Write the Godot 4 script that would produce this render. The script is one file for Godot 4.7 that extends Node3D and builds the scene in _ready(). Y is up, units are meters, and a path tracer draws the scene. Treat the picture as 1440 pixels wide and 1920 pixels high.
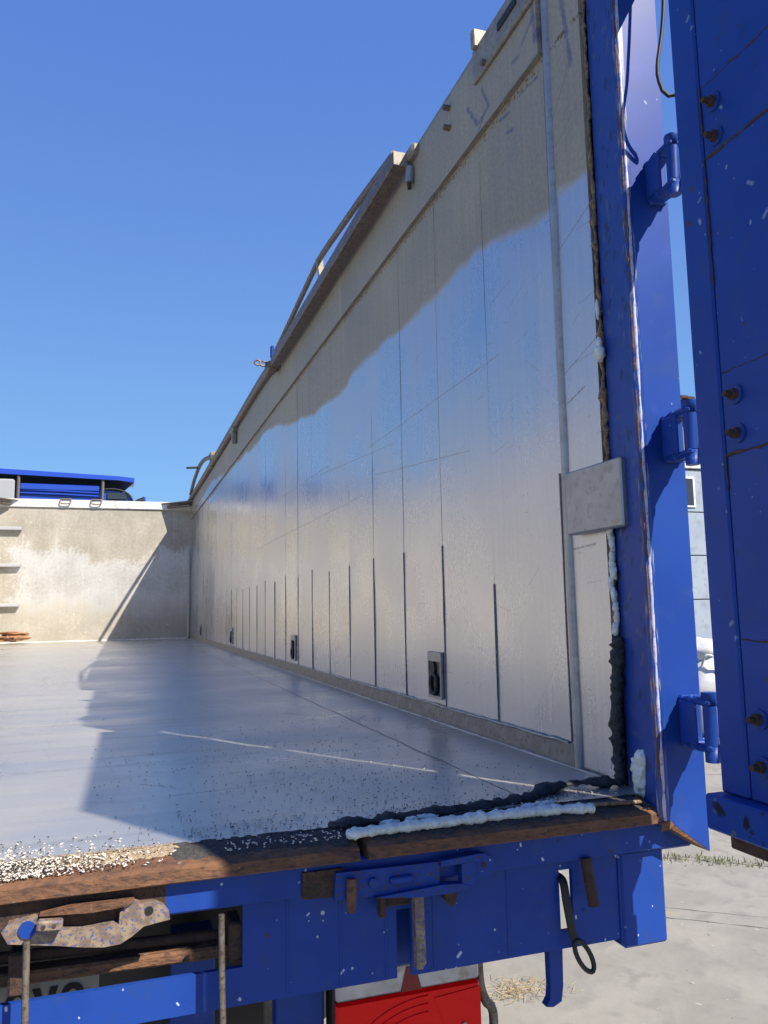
extends Node3D
# A tipping trailer seen through its open tailgate: camera, sky and sun first, then ground, trailer, small things.

const FL := 1.3        # height of the cargo floor
const XW := 1.2        # inner face of the side walls
const ZF := -9.05      # inner face of the front wall
const SEAM0 := -0.233  # first seam of the wall planks, then one every PITCH metres
const PITCH := 0.3122
const WALL_TOP := 3.04
const WALL_SPAN := 1.76

var rng := RandomNumberGenerator.new()
var M := {}

# ---------------------------------------------------------------- helpers: nodes

func put(called: String, mesh: Mesh, mat: Material, parent: Node) -> MeshInstance3D:
	var o := MeshInstance3D.new()
	o.name = called
	o.mesh = mesh
	if mat:
		o.material_override = mat
	parent.add_child(o, true)
	return o

func group_node(called: String, parent: Node, at := Vector3.ZERO) -> Node3D:
	var o := Node3D.new()
	o.name = called
	o.position = at
	parent.add_child(o, true)
	return o

func tag(o: Node, label: String, category: String, group := "", kind := "") -> void:
	if label != "":
		o.set_meta("label", label)
	if category != "":
		o.set_meta("category", category)
	if group != "":
		o.set_meta("group", group)
	if kind != "":
		o.set_meta("kind", kind)

# ---------------------------------------------------------------- helpers: shapes

func st_new() -> SurfaceTool:
	var st := SurfaceTool.new()
	st.begin(Mesh.PRIMITIVE_TRIANGLES)
	return st

func done(st: SurfaceTool) -> ArrayMesh:
	st.generate_normals()
	return st.commit()

func face(st: SurfaceTool, pts: Array, c: Vector3) -> void:
	# convex face turned away from c
	var n: Vector3 = (pts[2] - pts[0]).cross(pts[1] - pts[0])
	var mid := Vector3.ZERO
	for p in pts:
		mid += p
	mid /= pts.size()
	var q := pts.duplicate()
	if n.dot(mid - c) < 0.0:
		q.reverse()
	st.set_smooth_group(-1)
	for i in range(1, q.size() - 1):
		st.add_vertex(q[0])
		st.add_vertex(q[i])
		st.add_vertex(q[i + 1])

func box(st: SurfaceTool, c: Vector3, s: Vector3, b := 0.0, rot := Basis()) -> void:
	var h := s * 0.5
	if b <= 0.0:
		for a in 3:
			for sg in [-1.0, 1.0]:
				var p := []
				for k in [[-1, -1], [-1, 1], [1, 1], [1, -1]]:
					var v := Vector3.ZERO
					v[a] = sg * h[a]
					v[(a + 1) % 3] = k[0] * h[(a + 1) % 3]
					v[(a + 2) % 3] = k[1] * h[(a + 2) % 3]
					p.append(c + rot * v)
				face(st, p, c)
		return
	b = min(b, min(h.x, min(h.y, h.z)) * 0.9)
	for a in 3:
		var a1 := (a + 1) % 3
		var a2 := (a + 2) % 3
		for sg in [-1.0, 1.0]:
			var p := []
			for k in [[-1, -1], [-1, 1], [1, 1], [1, -1]]:
				var v := Vector3.ZERO
				v[a] = sg * h[a]
				v[a1] = k[0] * (h[a1] - b)
				v[a2] = k[1] * (h[a2] - b)
				p.append(c + rot * v)
			face(st, p, c)
			for sg2 in [-1.0, 1.0]:
				var e := []
				for k in [-1.0, 1.0]:
					var v := Vector3.ZERO
					v[a] = sg * h[a]
					v[a1] = sg2 * (h[a1] - b)
					v[a2] = k * (h[a2] - b)
					e.append(c + rot * v)
				for k in [1.0, -1.0]:
					var v := Vector3.ZERO
					v[a] = sg * (h[a] - b)
					v[a1] = sg2 * h[a1]
					v[a2] = k * (h[a2] - b)
					e.append(c + rot * v)
				face(st, e, c)
	for sx in [-1.0, 1.0]:
		for sy in [-1.0, 1.0]:
			for sz in [-1.0, 1.0]:
				face(st, [c + rot * Vector3(sx * h.x, sy * (h.y - b), sz * (h.z - b)), c + rot * Vector3(sx * (h.x - b), sy * h.y, sz * (h.z - b)), c + rot * Vector3(sx * (h.x - b), sy * (h.y - b), sz * h.z)], c)

func span(st: SurfaceTool, lo: Vector3, hi: Vector3, b := 0.0) -> void:
	box(st, (lo + hi) * 0.5, hi - lo, b)

func bar(st: SurfaceTool, p: Vector3, q: Vector3, w: float, h: float, b := 0.0, up := Vector3.UP) -> void:
	# a straight bar from p to q, w wide and h high
	var z := (q - p).normalized()
	var x := up.cross(z).normalized()
	var y := z.cross(x)
	box(st, (p + q) * 0.5, Vector3(w, h, p.distance_to(q)), b, Basis(x, y, z))

func quad(st: SurfaceTool, a: Vector3, b: Vector3, c: Vector3, d: Vector3, n: Vector3, smooth := 0) -> void:
	st.set_smooth_group(smooth)
	var p := [a, b, c, d]
	if (c - a).cross(b - a).dot(n) < 0.0:
		p = [a, d, c, b]
	for i in [0, 1, 2, 0, 2, 3]:
		st.add_vertex(p[i])

func tube(st: SurfaceTool, pts: Array, r, sides := 8, rough := 0.0, squash := 1.0, caps := true) -> void:
	# r: a number or one radius per point; rough: lumpiness as a share of r
	var rings := []
	var last_x := Vector3.ZERO
	for i in pts.size():
		var d: Vector3
		if i == 0:
			d = pts[1] - pts[0]
		elif i == pts.size() - 1:
			d = pts[i] - pts[i - 1]
		else:
			d = (pts[i + 1] - pts[i]).normalized() + (pts[i] - pts[i - 1]).normalized()
		d = d.normalized()
		var x: Vector3
		if last_x == Vector3.ZERO:
			x = (Vector3.UP if abs(d.y) < 0.9 else Vector3.RIGHT).cross(d).normalized()
		else:
			x = (last_x - d * last_x.dot(d)).normalized()
		last_x = x
		var y := d.cross(x)
		var ring := []
		var rad: float = r[i] if r is Array else r
		for k in sides:
			var a := TAU * k / sides
			var m := 1.0 + (rng.randf() * 2.0 - 1.0) * rough
			ring.append(pts[i] + (x * cos(a) + y * sin(a) * squash) * rad * m)
		rings.append(ring)
	for i in rings.size() - 1:
		for k in sides:
			var k2 := (k + 1) % sides
			quad(st, rings[i][k], rings[i + 1][k], rings[i + 1][k2], rings[i][k2], (rings[i][k] + rings[i][k2]) * 0.5 - pts[i], 0)
	if caps:
		face(st, rings[0], pts[1])
		face(st, rings[-1], pts[-2])

func smooth_path(pts: Array, n: int) -> Array:
	var c := Curve3D.new()
	for i in pts.size():
		var t := Vector3.ZERO
		if i > 0 and i < pts.size() - 1:
			t = (pts[i + 1] - pts[i - 1]) * 0.17
		c.add_point(pts[i], -t, t)
	var out := []
	var total := c.get_baked_length()
	for i in n + 1:
		out.append(c.sample_baked(total * i / n, true))
	return out

func prism(st: SurfaceTool, poly: PackedVector2Array, z0: float, z1: float) -> void:
	# an outline in x and y, given depth along z
	var idx := Geometry2D.triangulate_polygon(poly)
	for s in [[z0, -1.0], [z1, 1.0]]:
		for i in range(0, idx.size(), 3):
			var t := []
			for k in 3:
				t.append(Vector3(poly[idx[i + k]].x, poly[idx[i + k]].y, s[0]))
			face(st, t, t[0] - Vector3(0, 0, s[1]))
	var ccw := not Geometry2D.is_polygon_clockwise(poly)
	for i in poly.size():
		var a := poly[i]
		var b := poly[(i + 1) % poly.size()]
		var n := Vector3(b.y - a.y, a.x - b.x, 0.0) * (1.0 if ccw else -1.0)
		quad(st, Vector3(a.x, a.y, z0), Vector3(b.x, b.y, z0), Vector3(b.x, b.y, z1), Vector3(a.x, a.y, z1), n, -1)

func disc(c: Vector2, r: float, n := 14) -> PackedVector2Array:
	var p := PackedVector2Array()
	for i in n:
		p.append(c + Vector2(cos(TAU * i / n), sin(TAU * i / n)) * r)
	return p

func rod(st: SurfaceTool, p: Vector3, q: Vector3, r: float, sides := 12) -> void:
	tube(st, [p, q], r, sides)

func blob(c: Vector3, s: Vector3, lump: float, seed_: int, rings := 14, segs := 18) -> ArrayMesh:
	var nz := FastNoiseLite.new()
	nz.seed = seed_
	nz.frequency = 0.9
	var st := st_new()
	var grid := []
	for i in rings + 1:
		var row := []
		for k in segs:
			var th := PI * i / rings
			var ph := TAU * k / segs
			var d := Vector3(sin(th) * cos(ph), cos(th), sin(th) * sin(ph))
			var m := 1.0 + lump * nz.get_noise_3dv(d * 2.2)
			row.append(c + d * m * s)
		grid.append(row)
	for i in rings:
		for k in segs:
			var k2 := (k + 1) % segs
			quad(st, grid[i][k], grid[i + 1][k], grid[i + 1][k2], grid[i][k2], (grid[i][k] + grid[i + 1][k2]) * 0.5 - c, 0)
	return done(st)

# ---------------------------------------------------------------- helpers: textures

func noise_bytes(w: int, h: int, freq: float, seed_: int, oct := 4, sx := 1, sy := 1) -> PackedByteArray:
	var n := FastNoiseLite.new()
	n.seed = seed_
	n.noise_type = FastNoiseLite.TYPE_SIMPLEX_SMOOTH
	n.fractal_octaves = oct
	n.frequency = freq
	var im := n.get_image(maxi(w / sx, 2), maxi(h / sy, 2))
	im.convert(Image.FORMAT_L8)
	im.resize(w, h, Image.INTERPOLATE_BILINEAR)
	return im.get_data()

func tex(w: int, h: int, data: PackedByteArray) -> ImageTexture:
	var im := Image.create_from_data(w, h, false, Image.FORMAT_RGB8, data)
	return ImageTexture.create_from_image(im)

func dab(d: PackedByteArray, w: int, h: int, x: float, y: float, r: float, c: Array, a: float) -> void:
	# one soft dot of matter; d is changed in place by the caller's copy
	for j in range(maxi(int(y - r), 0), mini(int(y + r) + 2, h)):
		for i in range(maxi(int(x - r), 0), mini(int(x + r) + 2, w)):
			var q := Vector2(i - x, j - y).length() / maxf(r, 0.6)
			if q < 1.0:
				var k := (j * w + i) * 3
				var m := a * minf(1.0, (1.0 - q) * 3.0)
				for ch in 3:
					d[k + ch] = int(lerpf(d[k + ch], c[ch], m))

func streak(d: PackedByteArray, w: int, h: int, p: Vector2, q: Vector2, r: float, c: Array, a: float) -> PackedByteArray:
	var n := int(p.distance_to(q) / maxf(r, 0.7)) + 1
	for i in n + 1:
		var t := p.lerp(q, float(i) / n)
		dab(d, w, h, t.x, t.y, r * (0.6 + 0.7 * rng.randf()), c, a * (0.35 + 0.65 * rng.randf()))
	return d

func mat(col: Color, rough := 0.6, metal := 0.0) -> StandardMaterial3D:
	var m := StandardMaterial3D.new()
	m.albedo_color = col
	m.roughness = rough
	m.metallic = metal
	return m

func noisy(a: Color, b: Color, c: Color, rough: float, metal: float, tile: float, freq: float, seed_: int, specks := [], size := 512, bump := 0.0) -> StandardMaterial3D:
	# three tones mixed by two noises, tiled in world space every `tile` metres; specks: [count, r0, r1, colour, alpha]
	var n1 := FastNoiseLite.new()
	n1.seed = seed_
	n1.frequency = freq
	n1.fractal_octaves = 4
	var n2 := FastNoiseLite.new()
	n2.seed = seed_ + 7
	n2.frequency = freq * 3.1
	n2.fractal_octaves = 5
	var i1 := n1.get_seamless_image(size, size)
	var i2 := n2.get_seamless_image(size, size)
	i1.convert(Image.FORMAT_L8)
	i2.convert(Image.FORMAT_L8)
	var b1 := i1.get_data()
	var b2 := i2.get_data()
	var lut := PackedByteArray()
	var d := PackedByteArray()
	d.resize(size * size * 3)
	lut.resize(256 * 3)
	for i in 256:
		var t := i / 255.0
		var q := a.lerp(b, smoothstep(0.25, 0.75, t))
		lut[i * 3] = int(clampf(q.r, 0, 1) * 255)
		lut[i * 3 + 1] = int(clampf(q.g, 0, 1) * 255)
		lut[i * 3 + 2] = int(clampf(q.b, 0, 1) * 255)
	var cr := c.r * 255.0
	var cg := c.g * 255.0
	var cb := c.b * 255.0
	for i in size * size:
		var k := int(b1[i]) * 3
		var t := clampf((b2[i] - 150) / 60.0, 0.0, 1.0)
		d[i * 3] = int(lut[k] + (cr - lut[k]) * t)
		d[i * 3 + 1] = int(lut[k + 1] + (cg - lut[k + 1]) * t)
		d[i * 3 + 2] = int(lut[k + 2] + (cb - lut[k + 2]) * t)
	for s in specks:
		for i in s[0]:
			var r := lerpf(s[1], s[2], pow(rng.randf(), 3.0))
			var x := rng.randf() * size
			var y := rng.randf() * size
			var dx := rng.randf_range(-1, 1)
			for k in rng.randi_range(1, 3):
				dab(d, size, size, x + dx * k * r, y + k * r * 0.8, r, s[3], s[4])
	var m := StandardMaterial3D.new()
	m.albedo_texture = tex(size, size, d)
	m.roughness = rough
	m.metallic = metal
	m.uv1_triplanar = true
	m.uv1_world_triplanar = true
	m.uv1_scale = Vector3.ONE / tile
	if bump > 0.0:
		var nm := i2.duplicate()
		nm.convert(Image.FORMAT_RGBA8)
		nm.bump_map_to_normal_map(bump)
		m.normal_enabled = true
		m.normal_texture = ImageTexture.create_from_image(nm)
		m.normal_scale = 1.0
	return m

func level(z: float) -> float:
	# height to which the load scoured the wall clean; dust above
	var pts := [[-9.2, 2.86], [-6.6, 2.86], [-4.03, 2.735], [-3.27, 2.70], [-2.35, 2.515], [-1.58, 2.526], [-1.16, 2.522], [-0.86, 2.526], [-0.56, 2.50], [-0.235, 2.425], [-0.2, 2.475], [0.1, 2.445]]
	for i in pts.size() - 1:
		if z <= pts[i + 1][0]:
			return lerpf(pts[i][1], pts[i + 1][1], clampf((z - pts[i][0]) / (pts[i + 1][0] - pts[i][0]), 0.0, 1.0))
	return pts[-1][1]

func wall_material(z0: float, z1: float, w: int, h: int, seed_: int) -> StandardMaterial3D:
	var broad := noise_bytes(w, h, 3.0 / w, seed_, 4)
	var rub := noise_bytes(w, h, 0.09, seed_ + 1, 3, 1, 40)
	var fine := noise_bytes(w, h, 0.12, seed_ + 2, 4)
	var col := PackedByteArray()
	var orm := PackedByteArray()
	col.resize(w * h * 3)
	orm.resize(w * h * 3)
	var edge := PackedFloat32Array()
	edge.resize(w)
	for i in w:
		edge[i] = level(lerpf(z0, z1, (i + 0.5) / w))
	for j in h:
		var y := WALL_TOP - (j + 0.5) / h * WALL_SPAN
		for i in w:
			var k := j * w + i
			var a := broad[k] / 255.0 - 0.5
			var s := rub[k] / 255.0 - 0.5
			var f := fine[k] / 255.0 - 0.5
			var d := clampf((y - edge[i] + a * 0.07 + s * 0.006 + f * 0.008) / 0.026 + 0.5, 0.0, 1.0)
			d = d * (0.93 + 0.2 * a)
			var film := clampf(0.24 + 0.5 * a + 0.16 * s + 0.06 * f, 0.0, 0.6) * (1.0 - d)
			var m := 0.80 + 0.05 * s + 0.03 * f + 0.06 * a
			var u := 0.575 + 0.10 * a + 0.08 * f + 0.05 * s
			var t := d + film * 0.5
			k *= 3
			col[k] = int(255.0 * clampf(m + (u * 1.0 - m) * t, 0, 1))
			col[k + 1] = int(255.0 * clampf(m + (u * 0.965 - m) * t, 0, 1))
			col[k + 2] = int(255.0 * clampf(m * 1.01 + (u * 0.84 - m) * t, 0, 1))
			orm[k] = 255
			orm[k + 1] = int(255.0 * clampf(0.23 + 0.025 * s + 0.008 * f + film * 0.28 + 0.5 * d, 0.08, 1.0))
			orm[k + 2] = int(255.0 * clampf(0.95 - film * 0.5 - 0.85 * d, 0.0, 1.0))
	var px := w / (z1 - z0)
	var py := h / WALL_SPAN
	var at := func(z: float, y: float) -> Vector2: return Vector2((z - z0) * px, (WALL_TOP - y) * py)
	# scrapes along the load, copied from where they are
	for s in [[-1.53, 2.192, -0.48, 2.206, 0.0022], [-4.0, 2.018, -1.6, 2.03, 0.002], [-1.44, 2.079, -0.66, 2.01, 0.002], [-2.25, 2.217, -1.24, 2.15, 0.0015], [-3.1, 2.24, -2.1, 2.23, 0.0015], [-0.52, 2.345, -0.41, 2.36, 0.0018], [-0.22, 2.33, -0.085, 2.375, 0.003], [-0.21, 2.07, -0.09, 2.11, 0.003], [-0.2, 2.01, -0.13, 2.03, 0.004], [-0.2, 2.62, -0.13, 2.70, 0.003], [-0.215, 1.72, -0.12, 1.725, 0.003]]:
		var p: Vector2 = at.call(s[0], s[1])
		var q: Vector2 = at.call(s[2], s[3])
		if p.x < w and q.x > 0:
			col = streak(col, w, h, p, q, maxf(s[4] * px * 0.7, 0.7), [92, 92, 94], 0.42)
			orm = streak(orm, w, h, p, q, maxf(s[4] * px, 0.8), [255, 150, 120], 0.5)
	for i in 420:
		var z := lerpf(z0, z1, rng.randf())
		var y := rng.randf_range(1.4, 2.75)
		var len := (0.006 + 0.09 * pow(rng.randf(), 3.0)) * (1.0 if z < -0.23 else 1.4)
		var p: Vector2 = at.call(z, y)
		var q: Vector2 = at.call(z + len, y + len * rng.randfn(0.1, 0.5))
		var dark := rng.randf() < 0.6
		col = streak(col, w, h, p, q, rng.randf_range(0.4, 0.8), [100, 100, 102] if dark else [225, 226, 228], rng.randf_range(0.12, 0.4))
	# brown grime caught under the top rail
	for i in 380:
		var z := lerpf(z0, z1, rng.randf())
		var p: Vector2 = at.call(z, 2.786 - absf(rng.randfn(0.0, 0.006)))
		dab(col, w, h, p.x, p.y, rng.randf_range(0.001, 0.005) * px, [92, 74, 46], 0.55)
		dab(orm, w, h, p.x, p.y, rng.randf_range(0.001, 0.005) * px, [255, 220, 20], 0.6)
	# blue spray strokes near the rear end
	for s in [[-0.578, 2.896, -0.521, 2.815, 0.007], [-0.49, 2.889, -0.458, 2.825, 0.008], [-0.458, 2.825, -0.515, 2.812, 0.007], [-0.49, 2.81, -0.53, 2.79, 0.004], [-0.24, 2.93, -0.228, 2.83, 0.012], [-0.29, 2.86, -0.235, 2.89, 0.008], [-0.335, 2.85, -0.305, 2.845, 0.007], [-0.43, 2.77, -0.38, 2.76, 0.005], [-0.40, 2.72, -0.37, 2.71, 0.006], [-0.34, 2.77, -0.25, 2.76, 0.005], [-0.16, 2.95, -0.12, 2.7, 0.009]]:
		var p: Vector2 = at.call(s[0], s[1])
		var q: Vector2 = at.call(s[2], s[3])
		if p.x < w and q.x > 0:
			col = streak(col, w, h, p, q, s[4] * px, [62, 70, 118], 0.42)
	var m := StandardMaterial3D.new()
	m.albedo_texture = tex(w, h, col)
	var o := tex(w, h, orm)
	m.roughness = 1.0
	m.roughness_texture = o
	m.roughness_texture_channel = BaseMaterial3D.TEXTURE_CHANNEL_GREEN
	m.metallic = 1.0
	m.metallic_texture = o
	m.metallic_texture_channel = BaseMaterial3D.TEXTURE_CHANNEL_BLUE
	return m

func floor_material(z0: float, z1: float, w: int, h: int, seed_: int, near: bool) -> StandardMaterial3D:
	var broad := noise_bytes(w, h, 4.0 / w, seed_, 4, 1, 1)
	var rub := noise_bytes(w, h, 0.05, seed_ + 1, 4, 24, 1)
	var fine := noise_bytes(w, h, 0.2, seed_ + 2, 3)
	var col := PackedByteArray()
	var orm := PackedByteArray()
	col.resize(w * h * 3)
	orm.resize(w * h * 3)
	for i in w * h:
		var a := broad[i] / 255.0 - 0.5
		var s := rub[i] / 255.0 - 0.5
		var f := fine[i] / 255.0 - 0.5
		var d := clampf(0.33 + 0.6 * a + 0.16 * s + 0.08 * f, 0.0, 1.0)
		var m := 0.83 + 0.03 * s
		var u := 0.60 + 0.10 * a + 0.05 * f
		var k := i * 3
		col[k] = int(255.0 * clampf(m + (u - m) * d, 0, 1))
		col[k + 1] = int(255.0 * clampf(m + (u * 0.99 - m) * d, 0, 1))
		col[k + 2] = int(255.0 * clampf(m * 0.985 + (u * 0.94 - m) * d, 0, 1))
		orm[k] = 255
		orm[k + 1] = int(255.0 * clampf(0.27 + 0.16 * d + 0.02 * f + 0.05 * s, 0.1, 1.0))
		orm[k + 2] = int(255.0 * clampf(0.9 - 0.75 * d, 0.0, 1.0))
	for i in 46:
		# rubbed lanes and smears, also painting in streaky reflections of the uneven floor
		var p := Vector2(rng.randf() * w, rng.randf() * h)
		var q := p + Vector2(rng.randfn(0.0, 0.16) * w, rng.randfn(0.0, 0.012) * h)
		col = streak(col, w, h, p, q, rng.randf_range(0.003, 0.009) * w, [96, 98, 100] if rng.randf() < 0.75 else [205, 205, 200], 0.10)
	if near:
		var px := w / (2.0 * XW)
		var pz := h / (z1 - z0)
		for s in [[0.99, -2.3, 0.985, -0.4, 0.002, 0], [1.0, -0.5, 1.03, -0.1, 0.0025, 1], [0.6, -0.35, 0.95, -0.42, 0.0015, 1], [0.45, -0.3, 0.62, -0.32, 0.0015, 0], [0.4, -0.42, 0.46, -0.36, 0.002, 0], [0.56, -0.45, 0.63, -0.46, 0.003, 0], [0.98, -0.75, 1.02, -0.66, 0.004, 1], [1.0, -0.95, 1.05, -0.9, 0.004, 1], [0.93, -0.25, 0.86, -0.06, 0.003, 1], [1.0, -0.62, 1.06, -0.68, 0.003, 1], [0.84, -1.3, 0.9, -1.2, 0.005, 0]]:
			var p := Vector2((s[0] + XW) * px, (s[1] - z0) * pz)
			var q := Vector2((s[2] + XW) * px, (s[3] - z0) * pz)
			col = streak(col, w, h, p, q, maxf(s[4] * px * 0.5, 0.8), [196, 190, 172] if s[5] == 1 else [70, 72, 76], 0.7)
			orm = streak(orm, w, h, p, q, maxf(s[4] * px * 0.5, 0.8), [255, 170, 40], 0.6)
		for i in 220:
			var p := Vector2(rng.randf() * w, rng.randf() * h)
			var q := p + Vector2(rng.randf_range(-60, 60), rng.randf_range(-9, 9))
			col = streak(col, w, h, p, q, 0.7, [110, 112, 116] if rng.randf() < 0.5 else [178, 180, 182], 0.3)
		for i in 130:
			var p := Vector2(rng.randf() * w, rng.randf() * h)
			var q := p + Vector2(rng.randfn(0.0, 14.0), rng.randf_range(-160, 160))
			col = streak(col, w, h, p, q, 0.6, [120, 122, 126] if rng.randf() < 0.6 else [196, 198, 200], rng.randf_range(0.1, 0.35))
	var m := StandardMaterial3D.new()
	m.albedo_texture = tex(w, h, col)
	var o := tex(w, h, orm)
	m.roughness = 1.0
	m.roughness_texture = o
	m.roughness_texture_channel = BaseMaterial3D.TEXTURE_CHANNEL_GREEN
	m.metallic = 1.0
	m.metallic_texture = o
	m.metallic_texture_channel = BaseMaterial3D.TEXTURE_CHANNEL_BLUE
	return m

func front_material(w: int, h: int) -> StandardMaterial3D:
	# dusty sheet with scoured patches, x from -1.2 to 1.2, y from 3.0 down to 1.3
	var broad := noise_bytes(w, h, 5.0 / w, 71, 4)
	var drip := noise_bytes(w, h, 0.06, 72, 4, 1, 20)
	var fine := noise_bytes(w, h, 0.07, 73, 5)
	var col := PackedByteArray()
	var orm := PackedByteArray()
	col.resize(w * h * 3)
	orm.resize(w * h * 3)
	for j in h:
		var y := 3.0 - (j + 0.5) / h * 1.7
		for i in w:
			var x := -1.2 + (i + 0.5) / w * 2.4
			var k := j * w + i
			var a := broad[k] / 255.0 - 0.5
			var s := drip[k] / 255.0 - 0.5
			var f := fine[k] / 255.0 - 0.5
			var top := 2.46 if x < -0.02 or x > 0.8 else 2.28
			var c := clampf((top - y + a * 0.22 + s * 0.03 + f * 0.12) / 0.12, 0.0, 1.0)
			c *= clampf((x + 0.92 + 0.35 * a + 0.25 * f) / 0.2, 0.0, 1.0)
			c *= clampf((y - 1.56 - a * 0.35 - f * 0.2) / 0.2, 0.0, 1.0)
			c = clampf(c * 0.85 + 0.1 + s * 0.10 + f * 0.22 + a * 0.3, 0.0, 1.0)
			var u := 0.61 + 0.055 * f + 0.018 * s + 0.07 * a
			var m := 0.70 + 0.05 * f + 0.07 * a + 0.015 * s
			k *= 3
			col[k] = int(255.0 * clampf(lerpf(u, m, c), 0, 1))
			col[k + 1] = int(255.0 * clampf(lerpf(u * 0.97, m, c), 0, 1))
			col[k + 2] = int(255.0 * clampf(lerpf(u * 0.895, m * 0.985, c), 0, 1))
			orm[k] = 255
			orm[k + 1] = int(255.0 * clampf(0.85 - 0.3 * c + f * 0.1, 0, 1))
			orm[k + 2] = int(255.0 * clampf(0.05 + 0.3 * c, 0, 1))
	# knocks, splashes and runs
	for i in 260:
		var p := Vector2(rng.randf() * w, rng.randf() * h)
		if rng.randf() < 0.6:
			dab(col, w, h, p.x, p.y, rng.randf_range(0.7, 4.0), [222, 220, 212], rng.randf_range(0.15, 0.5))
		else:
			dab(col, w, h, p.x, p.y, rng.randf_range(0.7, 3.0), [128, 116, 96], rng.randf_range(0.15, 0.4))
	for i in 46:
		var p := Vector2(rng.randf() * w, rng.randf() * h * 0.7)
		col = streak(col, w, h, p, p + Vector2(rng.randf_range(-2, 2), rng.randf_range(14, 110)), rng.randf_range(0.7, 2.0), [216, 212, 202], rng.randf_range(0.08, 0.3))
	var m := StandardMaterial3D.new()
	m.albedo_texture = tex(w, h, col)
	var o := tex(w, h, orm)
	m.roughness = 1.0
	m.roughness_texture = o
	m.roughness_texture_channel = BaseMaterial3D.TEXTURE_CHANNEL_GREEN
	m.metallic = 1.0
	m.metallic_texture = o
	m.metallic_texture_channel = BaseMaterial3D.TEXTURE_CHANNEL_BLUE
	return m

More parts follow.
